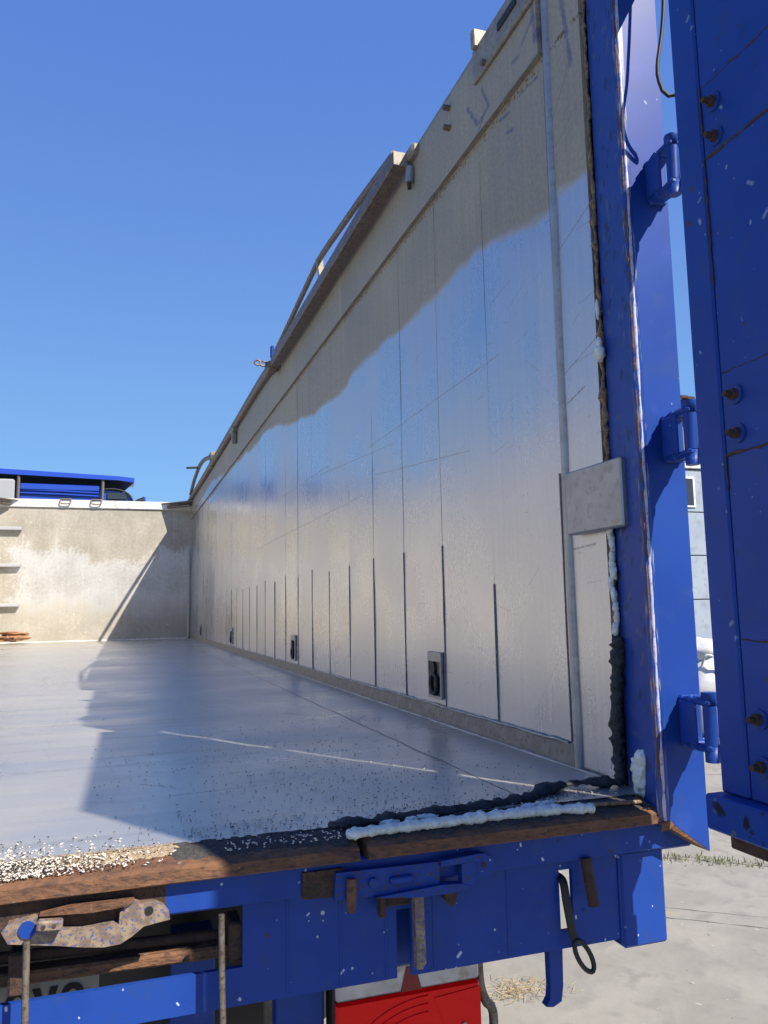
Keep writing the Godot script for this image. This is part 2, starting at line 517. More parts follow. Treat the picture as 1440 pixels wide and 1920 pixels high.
func materials() -> void:
	var zA := SEAM0 - PITCH * 5
	var zB := SEAM0 - PITCH * 15
	M.wall_a = wall_material(zA, -0.06, 1100, 1100, 11)
	M.wall_b = wall_material(zB, zA, 1000, 640, 21)
	M.wall_c = wall_material(ZF - 0.02, zB, 800, 400, 31)
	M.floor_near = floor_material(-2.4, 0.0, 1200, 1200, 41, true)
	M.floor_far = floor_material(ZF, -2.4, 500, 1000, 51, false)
	M.front = front_material(720, 512)
	var white := [205, 208, 214]
	var rustc := [92, 58, 34]
	M.blue = noisy(Color(0.10, 0.235, 0.54), Color(0.115, 0.255, 0.565), Color(0.14, 0.255, 0.525), 0.42, 0.0, 1.3, 0.004, 101, [[40, 1.0, 3.0, white, 0.5], [14, 1.0, 2.5, rustc, 0.6], [60, 4.0, 26.0, [52, 76, 158], 0.3]], 1024)
	M.blue_specked = noisy(Color(0.10, 0.235, 0.54), Color(0.115, 0.255, 0.565), Color(0.14, 0.255, 0.525), 0.42, 0.0, 0.8, 0.005, 111, [[230, 0.9, 4.5, white, 0.8], [50, 1.2, 6.0, rustc, 0.7], [30, 2.0, 9.0, [20, 26, 62], 0.5]], 1024)
	M.blue_door = noisy(Color(0.10, 0.235, 0.54), Color(0.115, 0.255, 0.565), Color(0.14, 0.255, 0.525), 0.42, 0.0, 0.9, 0.004, 121, [[240, 1.0, 4.5, [150, 158, 176], 0.6], [60, 1.2, 5.0, rustc, 0.6], [40, 4.0, 22.0, [40, 52, 96], 0.25]], 1024)
	M.blue_scuffed = noisy(Color(0.10, 0.235, 0.54), Color(0.115, 0.255, 0.565), Color(0.14, 0.255, 0.525), 0.46, 0.0, 0.55, 0.007, 131, [[420, 1.5, 13.0, [112, 108, 104], 0.5], [380, 1.5, 14.0, [24, 22, 28], 0.6], [60, 1.2, 6.0, [96, 66, 44], 0.6]], 1024)
	M.worn_edge = noisy(Color(0.10, 0.235, 0.54), Color(0.115, 0.255, 0.565), Color(0.56, 0.55, 0.56), 0.22, 0.0, 0.3, 0.02, 141, [[60, 1.0, 5.0, [178, 176, 182], 0.7], [14, 1.0, 3.0, [110, 74, 54], 0.6]])
	M.worn_edge.uv1_scale = Vector3(5.0, 0.5, 5.0)
	M.primer = noisy(Color(0.68, 0.68, 0.74), Color(0.76, 0.75, 0.78), Color(0.50, 0.46, 0.50), 0.45, 0.0, 0.2, 0.02, 146, [], 256)
	M.rust = noisy(Color(0.37, 0.265, 0.195), Color(0.45, 0.315, 0.22), Color(0.27, 0.205, 0.17), 0.85, 0.0, 0.25, 0.012, 151, [[70, 1.0, 4.0, [170, 160, 148], 0.5], [60, 2.0, 9.0, [54, 42, 36], 0.5]], 512, 5.0)
	M.rust.uv1_scale = Vector3(2.2, 6.0, 4.0)
	M.rust_dark = noisy(Color(0.23, 0.17, 0.14), Color(0.30, 0.22, 0.17), Color(0.15, 0.13, 0.13), 0.85, 0.0, 0.2, 0.014, 161, [], 512, 3.0)
	M.chipped = noisy(Color(0.44, 0.38, 0.33), Color(0.56, 0.50, 0.42), Color(0.22, 0.28, 0.58), 0.65, 0.1, 0.11, 0.010, 171, [[40, 1.0, 6.0, [138, 84, 48], 0.7]])
	M.chipped_dark = noisy(Color(0.10, 0.235, 0.54), Color(0.115, 0.255, 0.565), Color(0.32, 0.25, 0.21), 0.5, 0.0, 0.12, 0.010, 181, [[110, 1.0, 9.0, [84, 62, 48], 0.7], [40, 1.0, 5.0, [120, 116, 112], 0.6]])
	M.alu = noisy(Color(0.60, 0.60, 0.59), Color(0.64, 0.64, 0.63), Color(0.57, 0.56, 0.54), 0.42, 0.6, 0.5, 0.01, 191)
	M.alu_dusty = noisy(Color(0.52, 0.50, 0.46), Color(0.57, 0.55, 0.51), Color(0.47, 0.44, 0.38), 0.6, 0.3, 0.4, 0.012, 201, [], 512)
	M.alu_dull = noisy(Color(0.82, 0.815, 0.805), Color(0.86, 0.855, 0.845), Color(0.75, 0.74, 0.72), 0.45, 0.3, 1.4, 0.006, 206, [], 512)
	M.steel = noisy(Color(0.44, 0.41, 0.37), Color(0.52, 0.49, 0.45), Color(0.30, 0.24, 0.20), 0.5, 0.5, 0.2, 0.012, 211)
	M.tarp_rail = noisy(Color(0.40, 0.36, 0.33), Color(0.47, 0.43, 0.39), Color(0.28, 0.24, 0.22), 0.5, 0.35, 0.3, 0.012, 221)
	M.black = mat(Color(0.10, 0.105, 0.11), 0.6)
	M.grime = noisy(Color(0.46, 0.455, 0.45), Color(0.53, 0.525, 0.515), Color(0.36, 0.35, 0.34), 0.8, 0.0, 0.12, 0.02, 226, [], 256)
	M.rubber = noisy(Color(0.13, 0.14, 0.15), Color(0.20, 0.215, 0.23), Color(0.10, 0.10, 0.11), 0.75, 0.0, 0.06, 0.012, 231, [], 256, 4.0)
	M.foam = noisy(Color(0.80, 0.83, 0.80), Color(0.88, 0.90, 0.87), Color(0.72, 0.74, 0.66), 0.7, 0.0, 0.08, 0.012, 241, [[60, 0.8, 3.0, [60, 62, 64], 0.5], [30, 1.0, 5.0, [150, 146, 130], 0.4]], 256, 4.0)
	M.foam_old = noisy(Color(0.46, 0.38, 0.29), Color(0.58, 0.49, 0.38), Color(0.22, 0.19, 0.18), 0.9, 0.0, 0.07, 0.014, 251, [], 256, 5.0)
	M.dirt = noisy(Color(0.55, 0.48, 0.39), Color(0.68, 0.62, 0.51), Color(0.26, 0.24, 0.23), 0.95, 0.0, 0.09, 0.02, 261, [[260, 0.6, 1.8, [216, 206, 184], 0.8], [200, 0.6, 1.8, [48, 46, 46], 0.8]], 512, 4.0)
	M.crumb = noisy(Color(0.20, 0.195, 0.19), Color(0.29, 0.28, 0.27), Color(0.10, 0.10, 0.10), 0.9, 0.0, 0.09, 0.02, 271, [[160, 0.6, 1.6, [120, 120, 120], 0.7], [260, 0.6, 2.0, [24, 24, 26], 0.8]], 512, 4.0)
	M.concrete = noisy(Color(0.53, 0.525, 0.49), Color(0.57, 0.56, 0.525), Color(0.51, 0.505, 0.475), 0.9, 0.0, 3.4, 0.006, 281, [[300, 0.6, 2.6, [184, 176, 162], 0.6], [240, 0.6, 2.2, [104, 96, 88], 0.5], [40, 5.0, 30.0, [124, 122, 116], 0.2], [12, 6.0, 26.0, [170, 148, 112], 0.22]], 1024, 1.0)
	M.soil = noisy(Color(0.42, 0.37, 0.29), Color(0.52, 0.47, 0.38), Color(0.33, 0.30, 0.22), 0.95, 0.0, 0.6, 0.02, 291, [], 512, 4.0)
	M.grass = noisy(Color(0.33, 0.38, 0.20), Color(0.46, 0.47, 0.28), Color(0.55, 0.50, 0.34), 0.8, 0.0, 0.15, 0.03, 301, [], 256)
	M.straw = mat(Color(0.72, 0.64, 0.47), 0.8)
	M.lens_red = mat(Color(0.93, 0.05, 0.06), 0.2)
	M.lens_dark = mat(Color(0.45, 0.02, 0.03), 0.2)
	M.lens_clear = noisy(Color(0.66, 0.66, 0.67), Color(0.74, 0.74, 0.74), Color(0.60, 0.57, 0.53), 0.22, 0.2, 0.3, 0.01, 311, [], 256)
	M.plate = noisy(Color(0.62, 0.62, 0.58), Color(0.68, 0.68, 0.63), Color(0.55, 0.54, 0.50), 0.6, 0.0, 0.2, 0.01, 321, [], 256)
	M.cab_blue = mat(Color(0.16, 0.28, 0.66), 0.18)
	M.cab_blue.clearcoat_enabled = true
	M.cab_blue.clearcoat = 0.6
	M.cab_blue.clearcoat_roughness = 0.08
	M.cab_grey = mat(Color(0.62, 0.63, 0.64), 0.5)
	M.strap = noisy(Color(0.52, 0.36, 0.24), Color(0.60, 0.43, 0.30), Color(0.62, 0.56, 0.48), 0.8, 0.0, 0.2, 0.02, 331, [], 256)
	M.sheet_pale = noisy(Color(0.53, 0.58, 0.64), Color(0.56, 0.61, 0.66), Color(0.50, 0.54, 0.59), 0.6, 0.0, 2.0, 0.01, 341, [], 256)
	M.sheet_drab = noisy(Color(0.46, 0.46, 0.42), Color(0.52, 0.51, 0.47), Color(0.40, 0.39, 0.35), 0.65, 0.1, 2.0, 0.01, 351, [], 256)
	M.bag = noisy(Color(0.76, 0.77, 0.77), Color(0.81, 0.81, 0.80), Color(0.68, 0.69, 0.69), 0.6, 0.0, 0.5, 0.02, 361, [], 256)
	M.green = mat(Color(0.20, 0.66, 0.28), 0.6)
	for k in ["blue", "blue_specked", "blue_door", "blue_scuffed", "chipped_dark", "lens_red"]:
		M[k].metallic_specular = 0.32
	M.glass = mat(Color(0.20, 0.23, 0.26), 0.12)
	M.white_seed = mat(Color(0.82, 0.79, 0.74), 0.7)
	M.dark_seed = mat(Color(0.17, 0.165, 0.17), 0.6)

# ---------------------------------------------------------------- the scene

func _ready() -> void:
	rng.seed = 20240611
	camera_and_light()
	materials()
	ground()
	var trailer := group_node("tipper_trailer", self)
	tag(trailer, "blue tipper trailer with open rear and bare aluminium cargo body", "trailer")
	cargo_floor(trailer)
	side_wall(trailer)
	far_side_wall(trailer)
	front_wall(trailer)
	tarp_gear(trailer)
	rear_post(trailer)
	rear_door(trailer)
	rear_sill(trailer)
	rear_apron(trailer)
	latches(trailer)
	tail_light(trailer)
	running_gear(trailer)
	truck()
	yard()
	loose_things()
	spilled_seed()

func camera_and_light() -> void:
	var cam := Camera3D.new()
	cam.name = "camera"
	add_child(cam)
	var right := Vector3(0.94873504, -0.01841918, 0.31553536)
	var up := Vector3(-0.02146322, 0.99224184, 0.12245597)
	var back := Vector3(-0.31534292, -0.12295067, 0.94097926)
	cam.transform = Transform3D(Basis(right, up, back), Vector3(0.36016, 1.60972, 1.14675))
	cam.fov = 66.084
	cam.near = 0.05
	cam.far = 900.0
	cam.current = true
	var sky_mat := ProceduralSkyMaterial.new()
	sky_mat.sky_top_color = Color(0.254, 0.382, 0.655)
	sky_mat.sky_horizon_color = Color(0.487, 0.669, 0.817)
	sky_mat.sky_curve = 0.22
	sky_mat.ground_bottom_color = Color(0.50, 0.46, 0.40)
	sky_mat.ground_horizon_color = Color(0.62, 0.62, 0.62)
	sky_mat.sun_angle_max = 1.0
	var sky := Sky.new()
	sky.sky_material = sky_mat
	var env := Environment.new()
	env.background_mode = Environment.BG_SKY
	env.sky = sky
	env.tonemap_mode = Environment.TONE_MAPPER_LINEAR
	env.tonemap_exposure = 1.7
	env.sdfgi_enabled = true
	env.ssao_enabled = true
	env.ssil_enabled = true
	var we := WorldEnvironment.new()
	we.name = "world_environment"
	we.environment = env
	add_child(we)
	var sun := DirectionalLight3D.new()
	sun.name = "sun"
	add_child(sun)
	sun.look_at_from_position(Vector3.ZERO, Vector3(-0.376, -0.70, -0.607), Vector3.UP)
	sun.light_energy = 1.6
	sun.light_color = Color(1.0, 0.955, 0.89)
	sun.light_angular_distance = 0.53
	sun.shadow_enabled = true

func ground() -> void:
	var g := group_node("ground", self)
	g.set_meta("kind", "structure")
	var st := st_new()
	box(st, Vector3(0, -0.25, -40), Vector3(500, 0.4, 500))
	put("soil", done(st), M.soil, g)
	# poured slabs with open joints: one joint runs from (3.58,-3.39) to (4.17,-2.92), another crosses nearer the trailer
	var dir := Vector3(0.787, 0, 0.617)          # along the joints
	var side := Vector3(0.617, 0, -0.787)        # across them, away from the trailer
	var origin := Vector3(3.58, 0, -3.39)
	var cuts := [-30.0, -4.2, -1.02, -0.88, 0.0, 2.75, 6.2, 12.0, 40.0]
	var ends := [-30.0, -9.0, -3.6, 2.3, 8.0, 30.0]
	for i in cuts.size() - 1:
		for k in ends.size() - 1:
			var s := st_new()
			var e := 0.006 if i != 2 else 0.003
			var n := 70
			var a: float = cuts[i] + e
			var b: float = cuts[i + 1] - e
			var lo: float = ends[k] + 0.012 + (0.6 if i % 2 == 0 else 0.0)
			var hi: float = ends[k + 1] - 0.012 + (0.6 if i % 2 == 0 else 0.0)
			var rows := [[], []]
			for j in n + 1:
				var t: float = lerpf(lo, hi, float(j) / n)
				var w0 := rng.randf_range(-0.006, 0.006)
				rows[0].append(origin + dir * t + side * (a + w0))
				rows[1].append(origin + dir * t + side * (b + rng.randf_range(-0.006, 0.006)))
			var up := Vector3(0, 0.0, 0)
			var dn := Vector3(0, -0.048, 0)
			for j in n:
				quad(s, rows[0][j] + up, rows[0][j + 1] + up, rows[1][j + 1] + up, rows[1][j] + up, Vector3.UP, -1)
				quad(s, rows[0][j] + up, rows[0][j + 1] + up, rows[0][j + 1] + dn, rows[0][j] + dn, -side, -1)
				quad(s, rows[1][j] + up, rows[1][j + 1] + up, rows[1][j + 1] + dn, rows[1][j] + dn, side, -1)
			quad(s, rows[0][0] + up, rows[1][0] + up, rows[1][0] + dn, rows[0][0] + dn, -dir, -1)
			quad(s, rows[0][n] + up, rows[1][n] + up, rows[1][n] + dn, rows[0][n] + dn, dir, -1)
			put("slab", done(s), M.concrete, g)

func sheet(z0: float, z1: float, y0: float, y1: float, x: float, zA: float, zB: float, bow: float, tilt: float, gap_low: float, seed_: int, nz := 4, ny := 14) -> ArrayMesh:
	# one wall plank facing -x, with turned-back edges; uv runs along the wall section zA..zB
	var n := FastNoiseLite.new()
	n.seed = seed_
	n.frequency = 1.6
	var st := st_new()
	var pts := []
	for j in ny + 1:
		var y := lerpf(y0, y1, float(j) / ny)
		var g := 0.0007 + gap_low * (1.0 - smoothstep(1.70, 1.80, y))
		var row := []
		for i in nz + 1:
			var t := float(i) / nz
			var z := lerpf(z0 + g, z1 - g, t)
			var dx := bow * sin(t * PI) + tilt * (t - 0.5) * 2.0 + n.get_noise_2d(z * 3.0, y) * 0.0022
			row.append(Vector3(x - dx, y, z))
		pts.append(row)
	var add := func(p: Vector3) -> void:
		st.set_uv(Vector2((p.z - zA) / (zB - zA), (WALL_TOP - p.y) / WALL_SPAN))
		st.add_vertex(p)
	st.set_smooth_group(0)
	for j in ny:
		for i in nz:
			for q in [pts[j][i], pts[j][i + 1], pts[j + 1][i + 1], pts[j][i], pts[j + 1][i + 1], pts[j + 1][i]]:
				add.call(q)
	st.set_smooth_group(1)
	var back := Vector3(0.014, 0, 0)
	for j in ny:
		for i in [0, nz]:
			var a: Vector3 = pts[j][i]
			var b: Vector3 = pts[j + 1][i]
			for q in ([a, b, b + back, a, b + back, a + back] if i == 0 else [b, a, a + back, b, a + back, b + back]):
				add.call(q)
	return done(st)

func section(z: float) -> Array:
	var zA := SEAM0 - PITCH * 5
	var zB := SEAM0 - PITCH * 15
	if z > zA:
		return [M.wall_a, zA, -0.06]
	if z > zB:
		return [M.wall_b, zB, zA]
	return [M.wall_c, ZF - 0.02, zB]

func side_wall(tr: Node3D) -> void:
	var w := group_node("side_wall", tr)
	w.set_meta("label", "planked aluminium side wall, dusty above and scoured shiny below")
	var z := SEAM0 + 0.008
	var k := 0
	while z - 0.05 > ZF:
		var z2 := maxf(SEAM0 - PITCH * (k + 1), ZF)
		var s := section((z + z2) * 0.5)
		put("plank", sheet(z2, z, 1.345, 2.792, XW, s[1], s[2], rng.randf_range(-0.001, 0.0016), rng.randf_range(-0.0007, 0.0007), rng.randf_range(0.0006, 0.0014) if k < 17 else 0.0012, 500 + k), s[0], w)
		z = z2
		k += 1
	# rubber joint strips standing proud in the lower third of each seam
	for i in range(0, 17):
		var zs := SEAM0 - PITCH * i
		var yt: float = [1.88, 1.672, 1.787][mini(i, 2)] + rng.randf_range(-0.012, 0.012)
		var js := st_new()
		var wide := rng.randf_range(0.0022, 0.0036)
		for q in 6:
			var ya := lerpf(1.347, yt, q / 6.0)
			var yb := lerpf(1.347, yt, (q + 1) / 6.0)
			span(js, Vector3(XW - wide * rng.randf_range(0.8, 1.05), ya, zs - 0.0012), Vector3(XW + 0.01, yb - 0.0004, zs + 0.0012))
		put("joint_strip", done(js), M.grime, w)
	# backing sheet behind the planks closes the joints
	var st := st_new()
	span(st, Vector3(XW + 0.016, 1.25, ZF - 0.05), Vector3(XW + 0.05, 3.0, -0.085))
	put("backing", done(st), M.black, w)
	st = st_new()
	span(st, Vector3(XW + 0.0505, 1.25, ZF - 0.05), Vector3(XW + 0.056, 3.0, -0.085))
	put("outer_skin", done(st), M.blue, w)
	# rear stile: a flat flange and a raised rib
	put("stile", sheet(-0.2, -0.082, 1.302, 3.0, XW, SEAM0 - PITCH * 5, -0.06, 0.0, 0.0, 0.0, 700, 3, 16), M.wall_a, w)
	st = st_new()
	tube(st, [Vector3(XW + 0.004, 1.301, -0.211), Vector3(XW + 0.004, 3.0, -0.207)], 0.0125, 10)
	put("stile_rib", done(st), M.alu, w)
	# top rail, standing proud of the planks, in three lengths
	for r in [[ZF, SEAM0 - PITCH * 15], [SEAM0 - PITCH * 15, SEAM0 - PITCH * 5], [SEAM0 - PITCH * 5, -0.222]]:
		var s := section((r[0] + r[1]) * 0.5)
		var m := sheet(r[0], r[1], 2.79, 3.0, XW - 0.014, s[1], s[2], 0.0, 0.0, 0.0, 710, 10, 4)
		put("top_rail", m, s[0], w)
	st = st_new()
	span(st, Vector3(XW - 0.0135, 2.7895, ZF), Vector3(XW + 0.05, 2.796, -0.222))
	span(st, Vector3(XW - 0.0135, 2.999, ZF), Vector3(XW + 0.05, 3.012, -0.08))
	put("rail_edge", done(st), M.alu_dusty, w)
	# rear end of the rail carries a raised blue-painted flange with a slot
	st = st_new()
	span(st, Vector3(XW - 0.024, 2.918, -0.52), Vector3(XW - 0.0142, 3.006, -0.222), 0.002)
	put("rail_flange", done(st), M.alu_dusty, w)
	st = st_new()
	span(st, Vector3(XW + 0.0, 3.0125, -0.62), Vector3(XW + 0.05, 3.024, -0.08), 0.003)
	put("rail_cap", done(st), M.blue, w)
	st = st_new()
	box(st, Vector3(XW - 0.026, 2.965, -0.33), Vector3(0.004, 0.02, 0.09), 0.001)
	put("rail_slot", done(st), M.black, w)
	for b in [[2.93, -0.45], [2.968, -0.26], [2.967, -0.688], [2.91, -0.69]]:
		st = st_new()
		rod(st, Vector3(XW - 0.014, b[0], b[1]), Vector3(XW - 0.034, b[0], b[1]), 0.008, 6)
		put("bolt", done(st), M.steel, w)
	st = st_new()
	box(st, Vector3(XW - 0.012, 3.02, -0.49), Vector3(0.05, 0.05, 0.02), 0.003)
	put("rail_stop", done(st), M.alu_dusty, w)
	# skirting with its weld bead
	st = st_new()
	span(st, Vector3(XW - 0.004, FL - 0.01, ZF), Vector3(XW + 0.014, 1.3445, -0.222), 0.002)
	put("skirting", done(st), M.alu_dusty, w)
	var path := []
	var rad := []
	var zz := -0.24
	while zz > -7.0:
		path.append(Vector3(XW - 0.004, 1.3455 + rng.randf_range(-0.001, 0.001), zz))
		rad.append(rng.randf_range(0.0014, 0.0046))
		zz -= 0.022
	st = st_new()
	tube(st, path, rad, 5)
	put("weld_bead", done(st), M.alu, w)
	path = []
	rad = []
	zz = -0.12
	while zz > -4.0:
		path.append(Vector3(XW - 0.006, FL + 0.001, zz))
		rad.append(rng.randf_range(0.002, 0.0052))
		zz -= 0.02
	st = st_new()
	tube(st, path, rad, 5)
	put("weld_bead", done(st), M.alu, w)
	# lashing pockets
	for zc in [-0.919, -2.82, -5.17, -7.64]:
		st = st_new()
		for e in [[-0.049, -0.042, 1.364, 1.49], [0.042, 0.049, 1.364, 1.49], [-0.042, 0.042, 1.364, 1.372], [-0.042, 0.042, 1.464, 1.49]]:
			span(st, Vector3(XW - 0.010, e[2], zc + e[0]), Vector3(XW - 0.002, e[3], zc + e[1]), 0.001)
		put("pocket_frame", done(st), M.alu, w)
		st = st_new()
		span(st, Vector3(XW - 0.0055, 1.372, zc - 0.042), Vector3(XW - 0.0035, 1.464, zc + 0.042))
		put("pocket_back", done(st), M.steel, w)
		st = st_new()
		var ring := []
		for i in 17:
			var a := TAU * i / 16.0
			ring.append(Vector3(XW - 0.011, 1.403 + sin(a) * 0.026, zc + cos(a) * 0.024))
		tube(st, ring, 0.0065, 7, 0.0, 1.0, false)
		put("lashing_ring", done(st), M.black, w)
		st = st_new()
		rod(st, Vector3(XW - 0.0035, 1.446, zc - 0.004), Vector3(XW - 0.014, 1.446, zc - 0.004), 0.017, 12)
		put("pocket_boss", done(st), M.black, w)
	# the stop plate welded across the rear end
	st = st_new()
	box(st, Vector3(XW - 0.013, 1.806, -0.09), Vector3(0.018, 0.122, 0.18), 0.003)
	put("stop_plate", done(st), M.alu, w)

func far_side_wall(tr: Node3D) -> void:
	var w := group_node("side_wall", tr)
	w.set_meta("label", "opposite aluminium side wall in full sun")
	for k in 6:
		var st := st_new()
		var z0 := -0.08 - k * 1.495
		span(st, Vector3(-XW - 0.05, 1.25, z0 - 1.492), Vector3(-XW, 3.0, z0), 0.003)
		put("panel", done(st), M.alu_dull, w)
	var st2 := st_new()
	span(st2, Vector3(-XW - 0.06, 3.001, ZF), Vector3(-XW + 0.02, 3.04, -0.08), 0.004)
	put("top_rail", done(st2), M.alu_dusty, w)
	st2 = st_new()
	span(st2, Vector3(-XW - 0.09, 1.2, -0.078), Vector3(-XW + 0.0, 3.02, 0.03), 0.004)
	put("corner_post", done(st2), M.blue, w)

func uv_quad(st: SurfaceTool, p: Array, uv: Array) -> void:
	st.set_smooth_group(-1)
	for i in [0, 1, 2, 0, 2, 3]:
		st.set_uv(uv[i])
		st.add_vertex(p[i])

func front_wall(tr: Node3D) -> void:
	var w := group_node("front_wall", tr)
	w.set_meta("label", "dusty pale front wall with steps in its corner")
	var st := st_new()
	uv_quad(st, [Vector3(-XW, 3.0, ZF), Vector3(XW, 3.0, ZF), Vector3(XW, 1.3, ZF), Vector3(-XW, 1.3, ZF)], [Vector2(0, 0), Vector2(1, 0), Vector2(1, 1), Vector2(0, 1)])
	for s in [[Vector3(-XW, 1.25, ZF - 0.04), Vector3(XW, 3.0, ZF - 0.003)]]:
		span(st, s[0], s[1])
	put("panel", done(st), M.front, w)
	st = st_new()
	span(st, Vector3(-XW, 2.905, ZF + 0.001), Vector3(XW, 3.003, ZF + 0.022), 0.004)
	put("top_flange", done(st), M.alu_dull, w)
	for x in [-0.29, 0.06]:
		st = st_new()
		tube(st, smooth_path([Vector3(x - 0.055, 3.01, ZF + 0.03), Vector3(x - 0.06, 2.955, ZF + 0.05), Vector3(x + 0.045, 2.955, ZF + 0.05), Vector3(x + 0.055, 3.01, ZF + 0.03)], 12), 0.008, 6)
		rod(st, Vector3(x - 0.055, 3.008, ZF + 0.03), Vector3(x + 0.055, 3.008, ZF + 0.03), 0.009, 6)
		put("tie_loop", done(st), M.steel, w)
	for y in [2.62, 2.185, 1.72]:
		st = st_new()
		span(st, Vector3(-1.14, y, ZF + 0.001), Vector3(-0.765, y + 0.04, ZF + 0.07), 0.006)
		put("step", done(st), M.cab_grey, w)
	for sx in [-1.0, 1.0]:
		st = st_new()
		var a := Vector3(sx * XW, 2.985, ZF + 0.022)
		var b := Vector3(sx * (XW - 0.38), 2.985, ZF + 0.022)
		var c := Vector3(sx * XW, 2.985, ZF + 0.42)
		var dn := Vector3(0, -0.012, 0)
		face(st, [a, b, c], a + dn)
		face(st, [a + dn, b + dn, c + dn], a)
		face(st, [b, c, c + dn, b + dn], a)
		tube(st, [Vector3(sx * (XW - 0.3), 2.935, ZF + 0.04), Vector3(sx * (XW - 0.04), 2.935, ZF + 0.3)], 0.018, 8)
		put("corner_gusset", done(st), M.tarp_rail, w)
	st = st_new()
	span(st, Vector3(XW - 0.045, FL, ZF + 0.0005), Vector3(XW - 0.015, 2.42, ZF + 0.02), 0.006)
	put("corner_strip", done(st), M.alu, w)
	st = st_new()
	var path := []
	var rad := []
	for i in 100:
		path.append(Vector3(-1.15 + 2.3 * i / 99.0, FL + 0.004, ZF + 0.006))
		rad.append(rng.randf_range(0.004, 0.011))
	tube(st, path, rad, 6)
	put("weld_bead", done(st), M.alu_dull, w)

func cargo_floor(tr: Node3D) -> void:
	var f := group_node("cargo_floor", tr)
	f.set_meta("label", "worn grey aluminium floor of the cargo body")
	var n := FastNoiseLite.new()
	n.seed = 5
	n.frequency = 1.0
	n.fractal_octaves = 3
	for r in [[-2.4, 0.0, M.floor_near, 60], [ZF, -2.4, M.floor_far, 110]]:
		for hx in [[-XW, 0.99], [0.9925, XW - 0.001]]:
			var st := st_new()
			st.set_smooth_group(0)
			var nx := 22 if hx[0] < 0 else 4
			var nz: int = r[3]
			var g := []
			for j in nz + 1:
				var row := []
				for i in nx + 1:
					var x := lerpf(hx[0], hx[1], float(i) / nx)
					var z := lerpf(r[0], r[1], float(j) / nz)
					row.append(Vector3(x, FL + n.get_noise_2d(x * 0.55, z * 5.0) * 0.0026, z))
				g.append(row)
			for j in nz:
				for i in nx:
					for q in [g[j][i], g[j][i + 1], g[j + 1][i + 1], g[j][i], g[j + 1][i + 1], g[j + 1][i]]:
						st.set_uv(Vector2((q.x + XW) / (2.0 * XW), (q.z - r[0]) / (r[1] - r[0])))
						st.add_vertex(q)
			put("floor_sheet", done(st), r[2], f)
	var s2 := st_new()
	span(s2, Vector3(-XW, 1.262, ZF), Vector3(XW, FL - 0.006, -0.001))
	put("floor_base", done(s2), M.steel, f)

